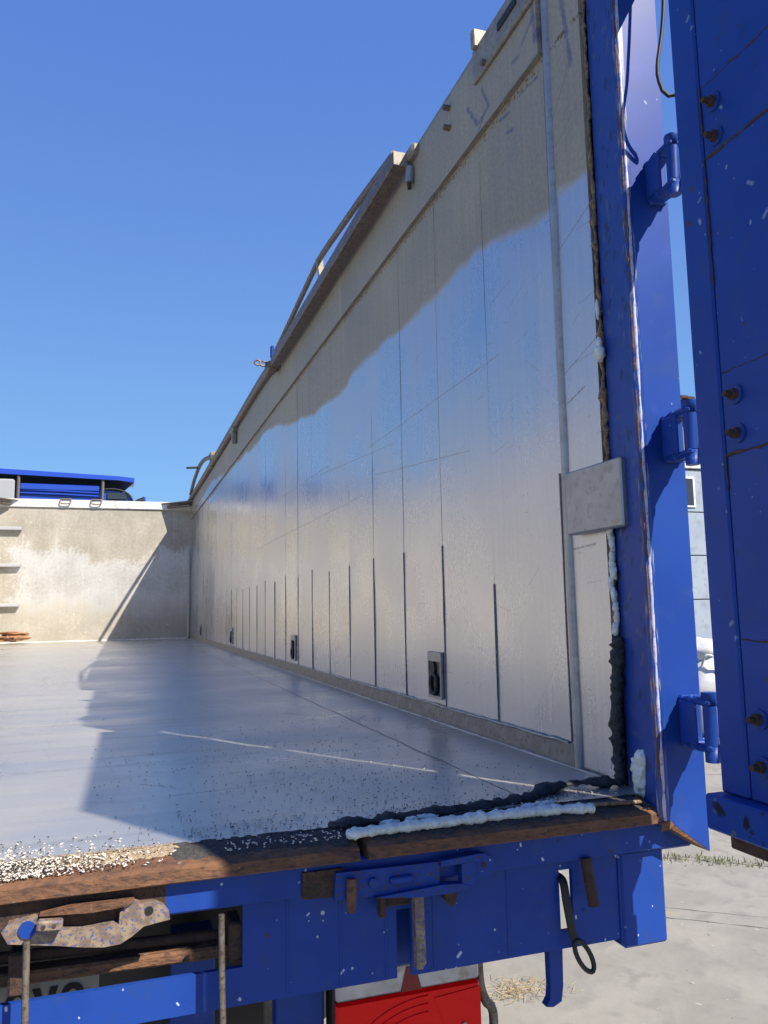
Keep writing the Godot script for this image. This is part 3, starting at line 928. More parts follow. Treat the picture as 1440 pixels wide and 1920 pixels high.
func tarp_gear(tr: Node3D) -> void:
	var g := group_node("tarpaulin_rail", tr)
	g.set_meta("label", "dull metal tarpaulin rail and bent tube along the wall top")
	var st := st_new()
	span(st, Vector3(1.12, 2.955, -3.05), Vector3(1.17, 3.003, -0.98), 0.003)
	put("box_beam", done(st), M.tarp_rail, g)
	st = st_new()
	box(st, Vector3(1.145, 2.979, -0.976), Vector3(0.046, 0.044, 0.006), 0.001)
	put("beam_end", done(st), M.alu_dusty, g)
	st = st_new()
	box(st, Vector3(1.178, 2.992, -0.955), Vector3(0.03, 0.035, 0.07), 0.008)
	put("beam_foot", done(st), M.alu_dusty, g)
	st = st_new()
	tube(st, [Vector3(1.135, 3.008, -1.0), Vector3(1.132, 3.046, -1.38), Vector3(1.132, 3.085, -1.82), Vector3(1.132, 3.092, -1.93), Vector3(1.132, 3.09, -2.02), Vector3(1.132, 3.082, -2.12), Vector3(1.13, 3.044, -2.5), Vector3(1.13, 3.008, -2.95)], 0.012, 10)
	put("bent_tube", done(st), M.tarp_rail, g)
	st = st_new()
	bar(st, Vector3(1.135, 3.0, -1.93), Vector3(1.133, 3.10, -1.97), 0.03, 0.018, 0.004, Vector3.BACK)
	put("tube_prop", done(st), M.alu_dusty, g)
	st = st_new()
	rod(st, Vector3(1.176, 2.955, -0.975), Vector3(1.172, 2.905, -0.975), 0.014, 12)
	put("pipe_socket", done(st), M.alu, g)
	st = st_new()
	rod(st, Vector3(1.173, 2.906, -0.975), Vector3(1.172, 2.885, -0.972), 0.007, 8)
	put("pipe_pin", done(st), M.rust_dark, g)
	# clevis with chain loop where beam ends
	st = st_new()
	box(st, Vector3(1.14, 2.975, -3.13), Vector3(0.06, 0.05, 0.12), 0.01)
	rod(st, Vector3(1.1, 2.985, -3.1), Vector3(1.19, 2.985, -3.1), 0.012)
	put("clevis", done(st), M.tarp_rail, g)
	st = st_new()
	box(st, Vector3(1.128, 3.035, -3.04), Vector3(0.02, 0.07, 0.03), 0.006)
	put("clamp", done(st), M.blue, g)
	for i in 2:
		var ring := []
		for k in 13:
			var a := TAU * k / 12.0
			ring.append(Vector3(1.095 - 0.03 * i + cos(a) * 0.017, 3.0 + 0.004 * i + sin(a) * 0.014, -3.15))
		st = st_new()
		tube(st, ring, 0.0055, 6, 0.0, 1.0, false)
		put("chain_link", done(st), M.steel, g)
	# tube along the rest of the wall, rising over brackets
	st = st_new()
	tube(st, smooth_path([Vector3(1.165, 2.99, -3.16), Vector3(1.17, 3.035, -3.5), Vector3(1.17, 3.035, -4.9), Vector3(1.17, 3.03, -6.15), Vector3(1.168, 3.025, -6.6), Vector3(1.168, 3.022, -7.2), Vector3(1.168, 3.022, -8.2), Vector3(1.168, 3.022, -9.0)], 60), 0.029, 10)
	put("rail_tube", done(st), M.tarp_rail, g)
	st = st_new()
	tube(st, smooth_path([Vector3(1.16, 3.07, -6.3), Vector3(1.14, 3.13, -6.7), Vector3(1.135, 3.165, -7.1), Vector3(1.135, 3.165, -7.5), Vector3(1.14, 3.12, -8.1), Vector3(1.155, 3.06, -8.7)], 30), 0.02, 10)
	put("raised_tube", done(st), M.tarp_rail, g)
	for b in [[3.03, 2.90, -4.86], [3.14, 2.99, -6.45]]:
		st = st_new()
		bar(st, Vector3(1.165, b[1], b[2]), Vector3(1.165, b[0], b[2]), 0.035, 0.05, 0.005, Vector3.BACK)
		bar(st, Vector3(1.17, b[0] - 0.02, b[2] + 0.07), Vector3(1.17, b[0] - 0.02, b[2] - 0.12), 0.05, 0.04, 0.006)
		put("tube_bracket", done(st), M.alu_dusty, g)
	st = st_new()
	rod(st, Vector3(1.15, 3.165, -7.4), Vector3(1.0, 3.155, -7.4), 0.012, 8)
	put("lever", done(st), M.black, g)

func wall_of(st: SurfaceTool, foot: Array, y1: float) -> void:
	# upright sheet along foot points (Vector3, with their own bottom heights) up to y1
	for i in foot.size() - 1:
		var a: Vector3 = foot[i]
		var b: Vector3 = foot[i + 1]
		var n := Vector3(b.z - a.z, 0, a.x - b.x)
		quad(st, a, b, Vector3(b.x, y1, b.z), Vector3(a.x, y1, a.z), n, -1)

func rear_post(tr: Node3D) -> void:
	var p := group_node("corner_post", tr)
	p.set_meta("label", "folded blue corner post with sunlit rear face and rubbed edge")
	var top := 3.03
	# inner jamb (in shade), faces the load
	var st := st_new()
	var jamb := [Vector3(1.210, 1.255, -0.072), Vector3(1.172, 1.262, 0.055)]
	quad(st, jamb[0], jamb[1], Vector3(1.172, top, 0.055), Vector3(1.210, top, -0.072), Vector3.LEFT, -1)
	quad(st, jamb[0] + Vector3(0.003, 0, 0), jamb[1] + Vector3(0.003, 0, -0.003), Vector3(1.175, top, 0.052), Vector3(1.213, top, -0.072), Vector3.RIGHT, -1)
	quad(st, jamb[0], jamb[0] + Vector3(0.003, 0, 0), Vector3(1.213, top, -0.072), Vector3(1.210, top, -0.072), Vector3.FORWARD, -1)
	put("jamb", done(st), M.blue_scuffed, p)
	# rubbed fold between jamb and rear face
	st = st_new()
	var prof := [Vector2(1.1715, 0.0555), Vector2(1.1725, 0.0595), Vector2(1.1755, 0.0625), Vector2(1.181, 0.064), Vector2(1.188, 0.0642)]
	for i in prof.size() - 1:
		quad(st, Vector3(prof[i].x, 1.270, prof[i].y), Vector3(prof[i + 1].x, 1.270, prof[i + 1].y), Vector3(prof[i + 1].x, top, prof[i + 1].y), Vector3(prof[i].x, top, prof[i].y), Vector3(-0.3, 0, 1), 3)
	put("post_fold", done(st), M.worn_edge, p)
	for ln in [[1.1805, 0.0612, 0.0046, M.primer, 0.0], [1.1745, 0.0612, 0.0024, M.rust, 0.35]]:
		st = st_new()
		var run := []
		var wid := []
		var yy := 1.272
		while yy < top:
			run.append(Vector3(ln[0] + rng.randf_range(-0.0004, 0.0004), yy, ln[1] - 0.0008))
			wid.append(ln[2] * (rng.randf_range(0.85, 1.05) if rng.randf() > ln[4] else 0.4))
			yy += 0.014
		tube(st, run, wid, 6)
		put("worn_line", done(st), ln[3], p)
	# rear face, with a mitred foot
	st = st_new()
	var f := [Vector3(1.188, 1.271, 0.064), Vector3(1.262, 1.2175, 0.062)]
	quad(st, f[0], f[1], Vector3(1.265, top, 0.062), Vector3(1.188, top, 0.064), Vector3.BACK, -1)
	quad(st, f[0] - Vector3(0, 0, 0.004), f[1] - Vector3(0, 0, 0.004), Vector3(1.265, top, 0.058), Vector3(1.188, top, 0.060), Vector3.FORWARD, -1)
	quad(st, f[1], f[1] - Vector3(0, 0, 0.16), Vector3(1.265, top, -0.1), Vector3(1.265, top, 0.062), Vector3.RIGHT, -1)
	put("post_face", done(st), M.blue, p)
	# rusty mitre plate under the foot
	st = st_new()
	face(st, [Vector3(1.172, 1.2695, 0.0635), Vector3(1.188, 1.2705, 0.0638), Vector3(1.2615, 1.217, 0.0618), Vector3(1.2615, 1.216, -0.10), Vector3(1.172, 1.25, -0.10)], Vector3(1.2, 1.5, -0.03))
	face(st, [Vector3(1.170, 1.256, 0.0645), Vector3(1.173, 1.272, 0.065), Vector3(1.189, 1.272, 0.0655), Vector3(1.197, 1.262, 0.065)], Vector3(1.2, 1.26, -0.03))
	put("post_foot", done(st), M.rust, p)
	st = st_new()
	span(st, Vector3(1.19, 2.77, 0.066), Vector3(1.262, 3.03, 0.222), 0.004)
	put("added_sun_block", done(st), M.blue, p)  # added out of view to block sun through the upper post-door gap
	# perished foam in the joint between wall and post
	st = st_new()
	var path := []
	var rad := []
	var y := 1.56
	while y < 3.0:
		path.append(Vector3(1.207 + rng.randf_range(-0.003, 0.002), y, -0.077 + rng.randf_range(-0.002, 0.002)))
		rad.append(rng.randf_range(0.002, 0.0085) if y < 2.0 or rng.randf() < 0.3 else rng.randf_range(0.002, 0.005))
		y += 0.012
	tube(st, path, rad, 6, 0.25)
	put("joint_filler", done(st), M.foam_old, p)
	# three hinges: leaf on the rear face, two curved arms, pin, strap out to the door
	for yh in [2.343, 1.885, 1.424]:
		st = st_new()
		box(st, Vector3(1.236, yh, 0.067), Vector3(0.036, 0.08, 0.012), 0.003)
		for e in [-1.0, 1.0]:
			bar(st, Vector3(1.234, yh + 0.031 * e, 0.070), Vector3(1.229, yh + 0.036 * e, 0.098), 0.03, 0.013, 0.003)
			bar(st, Vector3(1.229, yh + 0.036 * e, 0.096), Vector3(1.224, yh + 0.034 * e, 0.138), 0.026, 0.012, 0.004)
		box(st, Vector3(1.2165, yh, 0.088), Vector3(0.006, 0.066, 0.036), 0.002)
		put("hinge_arm", done(st), M.blue_specked, p)
		st = st_new()
		rod(st, Vector3(1.224, yh - 0.03, 0.128), Vector3(1.224, yh + 0.03, 0.128), 0.0105, 12)
		put("hinge_barrel", done(st), M.blue_door, p)
		st = st_new()
		tube(st, [Vector3(1.224, yh + 0.05, 0.128), Vector3(1.224, yh + 0.031, 0.128), Vector3(1.224, yh + 0.0305, 0.128), Vector3(1.224, yh - 0.0305, 0.128), Vector3(1.224, yh - 0.031, 0.128), Vector3(1.224, yh - 0.055, 0.128)], [0.012, 0.012, 0.005, 0.005, 0.011, 0.011], 8)
		put("hinge_pin", done(st), M.blue_specked, p)

func rear_door(tr: Node3D) -> void:
	# hung on long straps, standing open; x runs across its thickness, z along its width
	var d := group_node("tailgate_door", tr, Vector3(1.151, 0, 0.226))
	d.rotation.y = -0.012
	d.set_meta("label", "open blue tailgate door with rusty welds and bolt pairs")
	var st := st_new()
	span(st, Vector3(0.0, 1.352, 0.0), Vector3(0.114, 2.86, 0.052), 0.003)
	put("hinge_stile", done(st), M.blue_door, d)
	st = st_new()
	span(st, Vector3(0.003, 1.352, 0.0525), Vector3(0.047, 2.86, 0.88), 0.002)
	put("panel", done(st), M.blue_door, d)
	st = st_new()
	span(st, Vector3(-0.022, 1.304, -0.008), Vector3(0.114, 1.351, 0.88), 0.003)
	put("bottom_ledge", done(st), M.blue_scuffed, d)
	st = st_new()
	span(st, Vector3(-0.008, 1.284, 0.02), Vector3(0.10, 1.3035, 0.88), 0.002)
	put("seal_strip", done(st), M.rust_dark, d)
	for yy in [2.25, 1.813, 2.36, 1.93, 1.56]:
		st = st_new()
		var path := []
		var rad := []
		var z := 0.055
		while z < 0.87:
			path.append(Vector3(0.003, yy + rng.randf_range(-0.0015, 0.0015) + (z - 0.05) * 0.01, z))
			rad.append(rng.randf_range(0.0012, 0.0032) if yy in [2.25, 1.813] else rng.randf_range(0.0002, 0.0016))
			z += 0.012
		tube(st, path, rad, 5)
		put("weld_bead", done(st), M.rust_dark, d)
	for seg in [[2.25, 2.05], [1.813, 1.76], [2.36, 2.28]]:
		st = st_new()
		var path := []
		var rad := []
		var y: float = seg[0]
		while y > seg[1]:
			path.append(Vector3(0.0015, y, 0.0535 + rng.randf_range(-0.001, 0.001)))
			rad.append(rng.randf_range(0.0006, 0.002))
			y -= 0.008
		tube(st, path, rad, 5)
		put("weld_bead", done(st), M.rust_dark, d)
	for yb in [2.324, 2.271, 1.893, 1.839, 1.459, 1.399]:
		var b := group_node("bolt", d, Vector3(0.003, yb, 0.079))
		st = st_new()
		rod(st, Vector3(0, 0, 0), Vector3(-0.003, 0, 0), 0.0135, 16)
		put("washer", done(st), M.chipped_dark, b)
		st = st_new()
		rod(st, Vector3(-0.003, 0, 0), Vector3(-0.010, 0, 0), 0.008, 6)
		rod(st, Vector3(-0.010, 0, 0), Vector3(-0.020, 0, 0), 0.0045, 8)
		put("nut", done(st), M.rust_dark, b)
	for yh in [2.34, 1.88, 1.425]:
		st = st_new()
		bar(st, Vector3(0.1165, yh, 0.3), Vector3(0.1165, yh, -0.02), 0.005, 0.052, 0.002)
		bar(st, Vector3(0.1165, yh, -0.018), Vector3(0.088, yh, -0.088), 0.005, 0.05, 0.002)
		put("hinge_strap", done(st), M.blue_specked, d)

func lumpy(pts: Array, n: int, r0: float, r1: float, rough: float, squash := 1.0, sides := 9) -> ArrayMesh:
	var p := smooth_path(pts, n)
	var rad := []
	var nz := FastNoiseLite.new()
	nz.seed = rng.randi() % 9999
	nz.frequency = 0.16
	nz.fractal_octaves = 3
	for i in p.size():
		var e := minf(1.0, minf(i, p.size() - 1 - i) / 2.0 + 0.35)
		rad.append((lerpf(r0, r1, 0.5 + nz.get_noise_1d(i)) + rng.randf_range(-0.12, 0.12) * (r1 - r0)) * e)
	var st := st_new()
	tube(st, p, rad, sides, rough, squash)
	return done(st)

func rear_sill(tr: Node3D) -> void:
	var s := group_node("rear_sill", tr)
	s.set_meta("label", "rusty brown sill plate along the rear of the floor")
	# two lengths with a worn gap between them, nosed edge, sloping slightly outwards
	for r in [[-1.2, 0.682], [0.694, 1.176]]:
		var st := st_new()
		var a: float = r[0]
		var b: float = r[1]
		var n := 40
		var rows := []
		for i in n + 1:
			var x := lerpf(a, b, float(i) / n)
			var w := rng.randf_range(-0.0008, 0.0008)
			var near_gap := clampf(1.0 - minf(absf(x - 0.682), absf(x - 0.694)) / 0.012, 0.0, 1.0) * 0.006
			rows.append([Vector3(x, 1.2975, -0.002), Vector3(x, 1.2865 + w - near_gap, 0.052), Vector3(x, 1.283 + w - near_gap, 0.0575 + w - near_gap), Vector3(x, 1.268 + w, 0.0585 + w), Vector3(x, 1.266, 0.055), Vector3(x, 1.266, -0.002)])
		for i in n:
			for k in 5:
				var nn := Vector3(0, 1, 0) if k == 0 else (Vector3(0, 0.5, 1) if k < 3 else Vector3(0, -1, 0.2))
				quad(st, rows[i][k], rows[i + 1][k], rows[i + 1][k + 1], rows[i][k + 1], nn, -1)
		face(st, rows[0], rows[1][2])
		face(st, rows[n], rows[n - 1][2])
		put("sill_plate", done(st), M.rust, s)
	# caked dirt in the joint behind the sill edge: pale at one end, black crumb along the rest
	for r in [[0.0, 0.445, M.dirt, 0.034, 0.004], [0.43, 0.672, M.crumb, 0.045, 0.0035], [0.70, 1.165, M.crumb, 0.048, 0.004]]:
		var st := st_new()
		var nx := int((r[1] - r[0]) / 0.006)
		var nz := 9
		var g := []
		for i in nx + 1:
			var row := []
			var x := lerpf(r[0], r[1], float(i) / nx)
			var wid: float = r[3] * rng.randf_range(0.85, 1.1) * (1.0 if r[2] == M.crumb else clampf(1.15 - x * 0.8, 0.4, 1.0))
			for k in nz + 1:
				var t := float(k) / nz
				var z := lerpf(-0.008, wid, t)
				var base := 1.2975 - 0.011 * clampf((z + 0.002) / 0.054, 0.0, 1.0) if z > -0.002 else FL
				var hump := sin(clampf(t, 0.0, 1.0) * PI)
				row.append(Vector3(x, base + r[4] * hump * rng.randf_range(0.35, 1.0) - (0.002 if k == 0 or k == nz or i == 0 or i == nx else 0.0), z))
			g.append(row)
		for i in nx:
			for k in nz:
				quad(st, g[i][k], g[i + 1][k], g[i + 1][k + 1], g[i][k + 1], Vector3.UP, 0)
		put("caked_dirt", done(st), r[2], s)
	# black sealing putty and white foam laid into the corner
	put("putty", lumpy([Vector3(0.652, 1.301, -0.004), Vector3(0.72, 1.302, -0.004), Vector3(0.80, 1.302, -0.008), Vector3(0.90, 1.303, -0.018), Vector3(0.985, 1.304, -0.03), Vector3(1.03, 1.307, -0.052), Vector3(1.08, 1.309, -0.07), Vector3(1.13, 1.31, -0.068), Vector3(1.18, 1.309, -0.05)], 90, 0.007, 0.0165, 0.30, 0.62), M.rubber, s)
	put("putty", lumpy([Vector3(1.186, 1.302, -0.06), Vector3(1.193, 1.37, -0.074), Vector3(1.195, 1.45, -0.07), Vector3(1.196, 1.50, -0.064), Vector3(1.198, 1.556, -0.062)], 50, 0.008, 0.014, 0.30, 1.0), M.rubber, s)
	put("foam_bead", lumpy([Vector3(0.668, 1.297, 0.034), Vector3(0.73, 1.2985, 0.034), Vector3(0.82, 1.2985, 0.031), Vector3(0.92, 1.2985, 0.028), Vector3(1.0, 1.298, 0.03), Vector3(1.068, 1.297, 0.04)], 120, 0.0072, 0.0108, 0.11, 0.85, 12), M.foam, s)
	put("foam_bead", lumpy([Vector3(1.03, 1.299, 0.018), Vector3(1.08, 1.298, 0.026), Vector3(1.16, 1.297, 0.034)], 26, 0.003, 0.0065, 0.25, 0.7), M.foam_old, s)
	for c in [[0.74, 0.012, 0.014, 0.004], [0.775, 0.01, 0.01, 0.004], [0.80, 0.006, 0.018, 0.005], [0.97, 0.008, 0.014, 0.004], [1.0, 0.003, 0.02, 0.005]]:
		put("foam_crumb", blob(Vector3(c[0], 1.301, c[1]), Vector3(c[2], c[3], 0.006), 0.7, int(c[0] * 1000)), M.foam, s)
	put("foam_plug", blob(Vector3(1.190, 1.332, -0.004), Vector3(0.017, 0.036, 0.016), 0.55, 77, 22, 26), M.foam, s)
	put("foam_plug", blob(Vector3(1.188, 1.356, 0.004), Vector3(0.015, 0.016, 0.014), 0.3, 78, 14, 18), M.foam, s)
	# foam that has squeezed out along the wall's rear edge
	var y := 1.752
	while y > 1.55:
		put("foam_blister", blob(Vector3(1.199 + rng.randf_range(-0.002, 0.003), y, -0.071 + rng.randf_range(-0.003, 0.004)), Vector3(0.006, rng.randf_range(0.009, 0.016), rng.randf_range(0.0045, 0.008)), 0.6, int(y * 1000), 9, 10), M.foam, s)
		y -= rng.randf_range(0.012, 0.026)
	for b in [[2.075, 0.0105, 0.016], [2.095, 0.006, 0.012], [2.16, 0.004, 0.02]]:
		put("foam_blister", blob(Vector3(1.196, b[0], -0.068), Vector3(b[1], b[2], b[1]), 0.3, int(b[0] * 900), 10, 12), M.foam, s)

func rear_apron(tr: Node3D) -> void:
	var a := group_node("rear_apron", tr)
	a.set_meta("label", "blue rear apron below the sill, spattered and chipped")
	var st := st_new()
	span(st, Vector3(-1.2, 1.2225, -0.06), Vector3(1.196, 1.2655, 0.04), 0.003)
	put("cross_beam", done(st), M.blue_specked, a)
	st = st_new()
	span(st, Vector3(1.198, 1.214, -0.06), Vector3(1.262, 1.248, 0.02), 0.003)
	put("beam_end", done(st), M.blue_specked, a)
	# face plate with its slots and the step opening left free
	st = st_new()
	for r in [[-1.2, 0.18, 1.09, 1.222], [0.18, 0.526, 1.09, 1.138], [0.526, 0.745, 1.0902, 1.222], [0.745, 0.767, 1.182, 1.222], [0.767, 1.011, 1.0902, 1.222], [1.011, 1.034, 1.205, 1.222], [1.011, 1.034, 1.0904, 1.116], [1.034, 1.118, 1.09, 1.222]]:
		span(st, Vector3(r[0], r[2], 0.012), Vector3(r[1], r[3], 0.020))
	put("face_plate", done(st), M.blue_specked, a)
	st = st_new()
	span(st, Vector3(1.119, 1.076, -0.06), Vector3(1.201, 1.2215, 0.026), 0.004)
	put("end_box", done(st), M.blue_specked, a)
	st = st_new()
	var path := []
	var rad := []
	for i in 60:
		path.append(Vector3(1.1185, 1.082 + 0.136 * i / 59.0, 0.021))
		rad.append(0.0022 + 0.0012 * (i % 2))
	tube(st, path, rad, 6)
	put("weld_bead", done(st), M.blue_specked, a)
	# shallow folds in the plate
	for x in [0.585, 0.66, 0.727, 0.80, 0.92]:
		st = st_new()
		span(st, Vector3(x, 1.094, 0.0195), Vector3(x + 0.004, 1.219, 0.0212), 0.0007)
		put("plate_rib", done(st), M.blue_specked, a)
	# step hardware in the opening
	st = st_new()
	rod(st, Vector3(0.18, 1.176, -0.03), Vector3(0.525, 1.164, -0.03), 0.0075)
	put("step_tube", done(st), M.rust_dark, a)
	st = st_new()
	bar(st, Vector3(0.18, 1.156, -0.02), Vector3(0.52, 1.150, -0.02), 0.03, 0.016, 0.003)
	put("step_tread", done(st), M.rust, a)
	for x in [0.247, 0.519]:
		st = st_new()
		box(st, Vector3(x, 1.166, -0.015), Vector3(0.019, 0.052, 0.05), 0.003)
		put("step_cheek", done(st), M.rust_dark, a)
	for x in [[0.262, 0.266], [0.493, 0.499]]:
		st = st_new()
		tube(st, [Vector3(x[0], 1.222, 0.058), Vector3(x[0] + 0.001, 1.15, 0.059), Vector3(x[1], 0.98, 0.062)], 0.0042, 8)
		put("release_rod", done(st), M.steel, a)
	# sign plate behind the apron, its lettering cut off by the strip below
	st = st_new()
	span(st, Vector3(0.10, 1.06, -0.046), Vector3(0.344, 1.150, -0.043), 0.001)
	var sign_ := put("sign_plate", done(st), M.plate, a)
	var tm := TextMesh.new()
	var font := SystemFont.new()
	font.font_names = PackedStringArray(["Droid Sans"])
	font.font_weight = 700
	tm.font = font
	tm.text = "oyo"
	tm.font_size = 64
	tm.pixel_size = 0.00092
	tm.depth = 0.001
	tm.curve_step = 1.0
	var l := put("lettering", tm, M.black, sign_)
	l.position = Vector3(0.278, 1.113, -0.0425)
	# fixed pegs
	st = st_new()
	tube(st, [Vector3(1.046, 1.226, 0.043), Vector3(1.047, 1.205, 0.046), Vector3(1.052, 1.158, 0.05)], 0.0085, 10)
	put("peg", done(st), M.rust_dark, a)
	# blue stay hanging behind the plate
	st = st_new()
	prism(st, PackedVector2Array([Vector2(1.008, 1.10), Vector2(1.033, 1.10), Vector2(1.031, 1.02), Vector2(1.027, 0.998), Vector2(1.012, 0.992), Vector2(1.0, 0.994), Vector2(1.007, 1.004), Vector2(1.009, 1.02)]), -0.03, -0.015)
	put("stay", done(st), M.blue_specked, a)

func latches(tr: Node3D) -> void:
	# open latch in the sun
	var a := group_node("tailgate_latch", tr)
	a.set_meta("label", "open latch with paint worn to bare rusty metal")
	var st := st_new()
	prism(st, PackedVector2Array([Vector2(0.233, 1.234), Vector2(0.240, 1.243), Vector2(0.269, 1.247), Vector2(0.285, 1.236), Vector2(0.303, 1.228), Vector2(0.322, 1.225), Vector2(0.356, 1.227), Vector2(0.367, 1.226), Vector2(0.368, 1.239), Vector2(0.376, 1.248), Vector2(0.385, 1.2505), Vector2(0.392, 1.247), Vector2(0.410, 1.246), Vector2(0.421, 1.240), Vector2(0.428, 1.230), Vector2(0.429, 1.223), Vector2(0.412, 1.221), Vector2(0.397, 1.219), Vector2(0.383, 1.209), Vector2(0.369, 1.202), Vector2(0.350, 1.201), Vector2(0.328, 1.204), Vector2(0.298, 1.210), Vector2(0.241, 1.220)]), 0.041, 0.054)
	put("latch_arm", done(st), M.chipped, a)
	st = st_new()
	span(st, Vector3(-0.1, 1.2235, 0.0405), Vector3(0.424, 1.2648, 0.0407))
	put("sill_shadow_plate", done(st), M.rust_dark, a)  # dark sheet painting in the shadow of sill and latch on the beam
	st = st_new()
	prism(st, PackedVector2Array([Vector2(0.275, 1.249), Vector2(0.308, 1.2545), Vector2(0.385, 1.2535), Vector2(0.376, 1.2475), Vector2(0.335, 1.2455), Vector2(0.31, 1.247)]), 0.0412, 0.060)
	put("latch_lip", done(st), M.rust, a)
	st = st_new()
	prism(st, disc(Vector2(0.403, 1.237), 0.0055), 0.0535, 0.0548)
	put("eye_hole", done(st), M.black, a)
	st = st_new()
	prism(st, disc(Vector2(0.262, 1.234), 0.010), 0.054, 0.0565)
	put("pivot", done(st), M.blue_specked, a)
	st = st_new()
	box(st, Vector3(0.288, 1.240, 0.0655), Vector3(0.029, 0.012, 0.013), 0.002, Basis(Vector3.BACK, -0.08))
	put("block", done(st), M.chipped, a)
	for x in [0.281, 0.293]:
		st = st_new()
		rod(st, Vector3(x, 1.240, 0.0715), Vector3(x, 1.240, 0.0728), 0.0026, 8)
		put("screw", done(st), M.rust_dark, a)
	# the other latch, in shade
	var b := group_node("tailgate_latch", tr)
	b.set_meta("label", "shaded blue latch with a rusty stud and hanging bar")
	st = st_new()
	prism(st, PackedVector2Array([Vector2(0.603, 1.222), Vector2(0.603, 1.256), Vector2(0.66, 1.2565), Vector2(0.668, 1.235), Vector2(0.66, 1.219)]), 0.0405, 0.0455)
	put("latch_base", done(st), M.rust_dark, b)
	st = st_new()
	prism(st, disc(Vector2(0.624, 1.236), 0.0042), 0.0455, 0.0463)
	put("eye_hole", done(st), M.black, b)
	st = st_new()
	prism(st, PackedVector2Array([Vector2(0.645, 1.218), Vector2(0.648, 1.253), Vector2(0.80, 1.251), Vector2(0.80, 1.222), Vector2(0.75, 1.216)]), 0.0455, 0.053)
	put("latch_arm", done(st), M.chipped_dark, b)
	st = st_new()
	prism(st, PackedVector2Array([Vector2(0.80, 1.2535), Vector2(0.86, 1.257), Vector2(0.86, 1.2475), Vector2(0.80, 1.246)]), 0.0455, 0.060)
	prism(st, PackedVector2Array([Vector2(0.832, 1.246), Vector2(0.853, 1.2475), Vector2(0.853, 1.226), Vector2(0.846, 1.215), Vector2(0.832, 1.220)]), 0.0455, 0.0602)
	prism(st, PackedVector2Array([Vector2(0.70, 1.2165), Vector2(0.80, 1.2215), Vector2(0.832, 1.2195), Vector2(0.846, 1.2145), Vector2(0.836, 1.2105), Vector2(0.81, 1.2085), Vector2(0.76, 1.2095)]), 0.0455, 0.0604)
	put("latch_yoke", done(st), M.chipped_dark, b)
	st = st_new()
	prism(st, PackedVector2Array([Vector2(0.8535, 1.255), Vector2(0.872, 1.254), Vector2(0.884, 1.246), Vector2(0.888, 1.236), Vector2(0.884, 1.226), Vector2(0.87, 1.2205), Vector2(0.8535, 1.222)]), 0.042, 0.0515)
	put("latch_eye", done(st), M.blue_specked, b)
	st = st_new()
	prism(st, disc(Vector2(0.870, 1.238), 0.0042), 0.0515, 0.0523)
	put("eye_hole", done(st), M.black, b)
	st = st_new()
	tube(st, [Vector3(0.668, 1.245, 0.0575), Vector3(0.668, 1.228, 0.059), Vector3(0.667, 1.203, 0.060)], [0.0068, 0.0075, 0.0062], 8)
	put("stud", done(st), M.rust, b)
	st = st_new()
	box(st, Vector3(0.742, 1.2345, 0.0555), Vector3(0.034, 0.010, 0.008), 0.002)
	put("block", done(st), M.chipped_dark, b)
	st = st_new()
	rod(st, Vector3(0.70, 1.235, 0.053), Vector3(0.70, 1.235, 0.0575), 0.007, 6)
	put("nut", done(st), M.chipped_dark, b)
	st = st_new()
	prism(st, PackedVector2Array([Vector2(0.762, 1.212), Vector2(0.775, 1.212), Vector2(0.7775, 1.118), Vector2(0.772, 1.1105), Vector2(0.763, 1.111)]), 0.040, 0.052)
	put("hanging_bar", done(st), M.chipped, b)
	st = st_new()
	span(st, Vector3(0.712, 1.184, 0.032), Vector3(0.7195, 1.2225, 0.05), 0.001)
	prism(st, PackedVector2Array([Vector2(0.808, 1.21), Vector2(0.83, 1.21), Vector2(0.825, 1.192), Vector2(0.819, 1.186), Vector2(0.81, 1.196)]), 0.034, 0.05)
	span(st, Vector3(0.7197, 1.192, 0.0205), Vector3(0.7615, 1.2223, 0.034), 0.002)
	put("guide", done(st), M.rust_dark, b)
	st = st_new()
	span(st, Vector3(0.744, 1.096, -0.03), Vector3(0.7442, 1.182, 0.011))
	span(st, Vector3(0.735, 1.085, -0.034), Vector3(0.80, 1.21, -0.030))
	put("slot_lining", done(st), M.blue_specked, b)

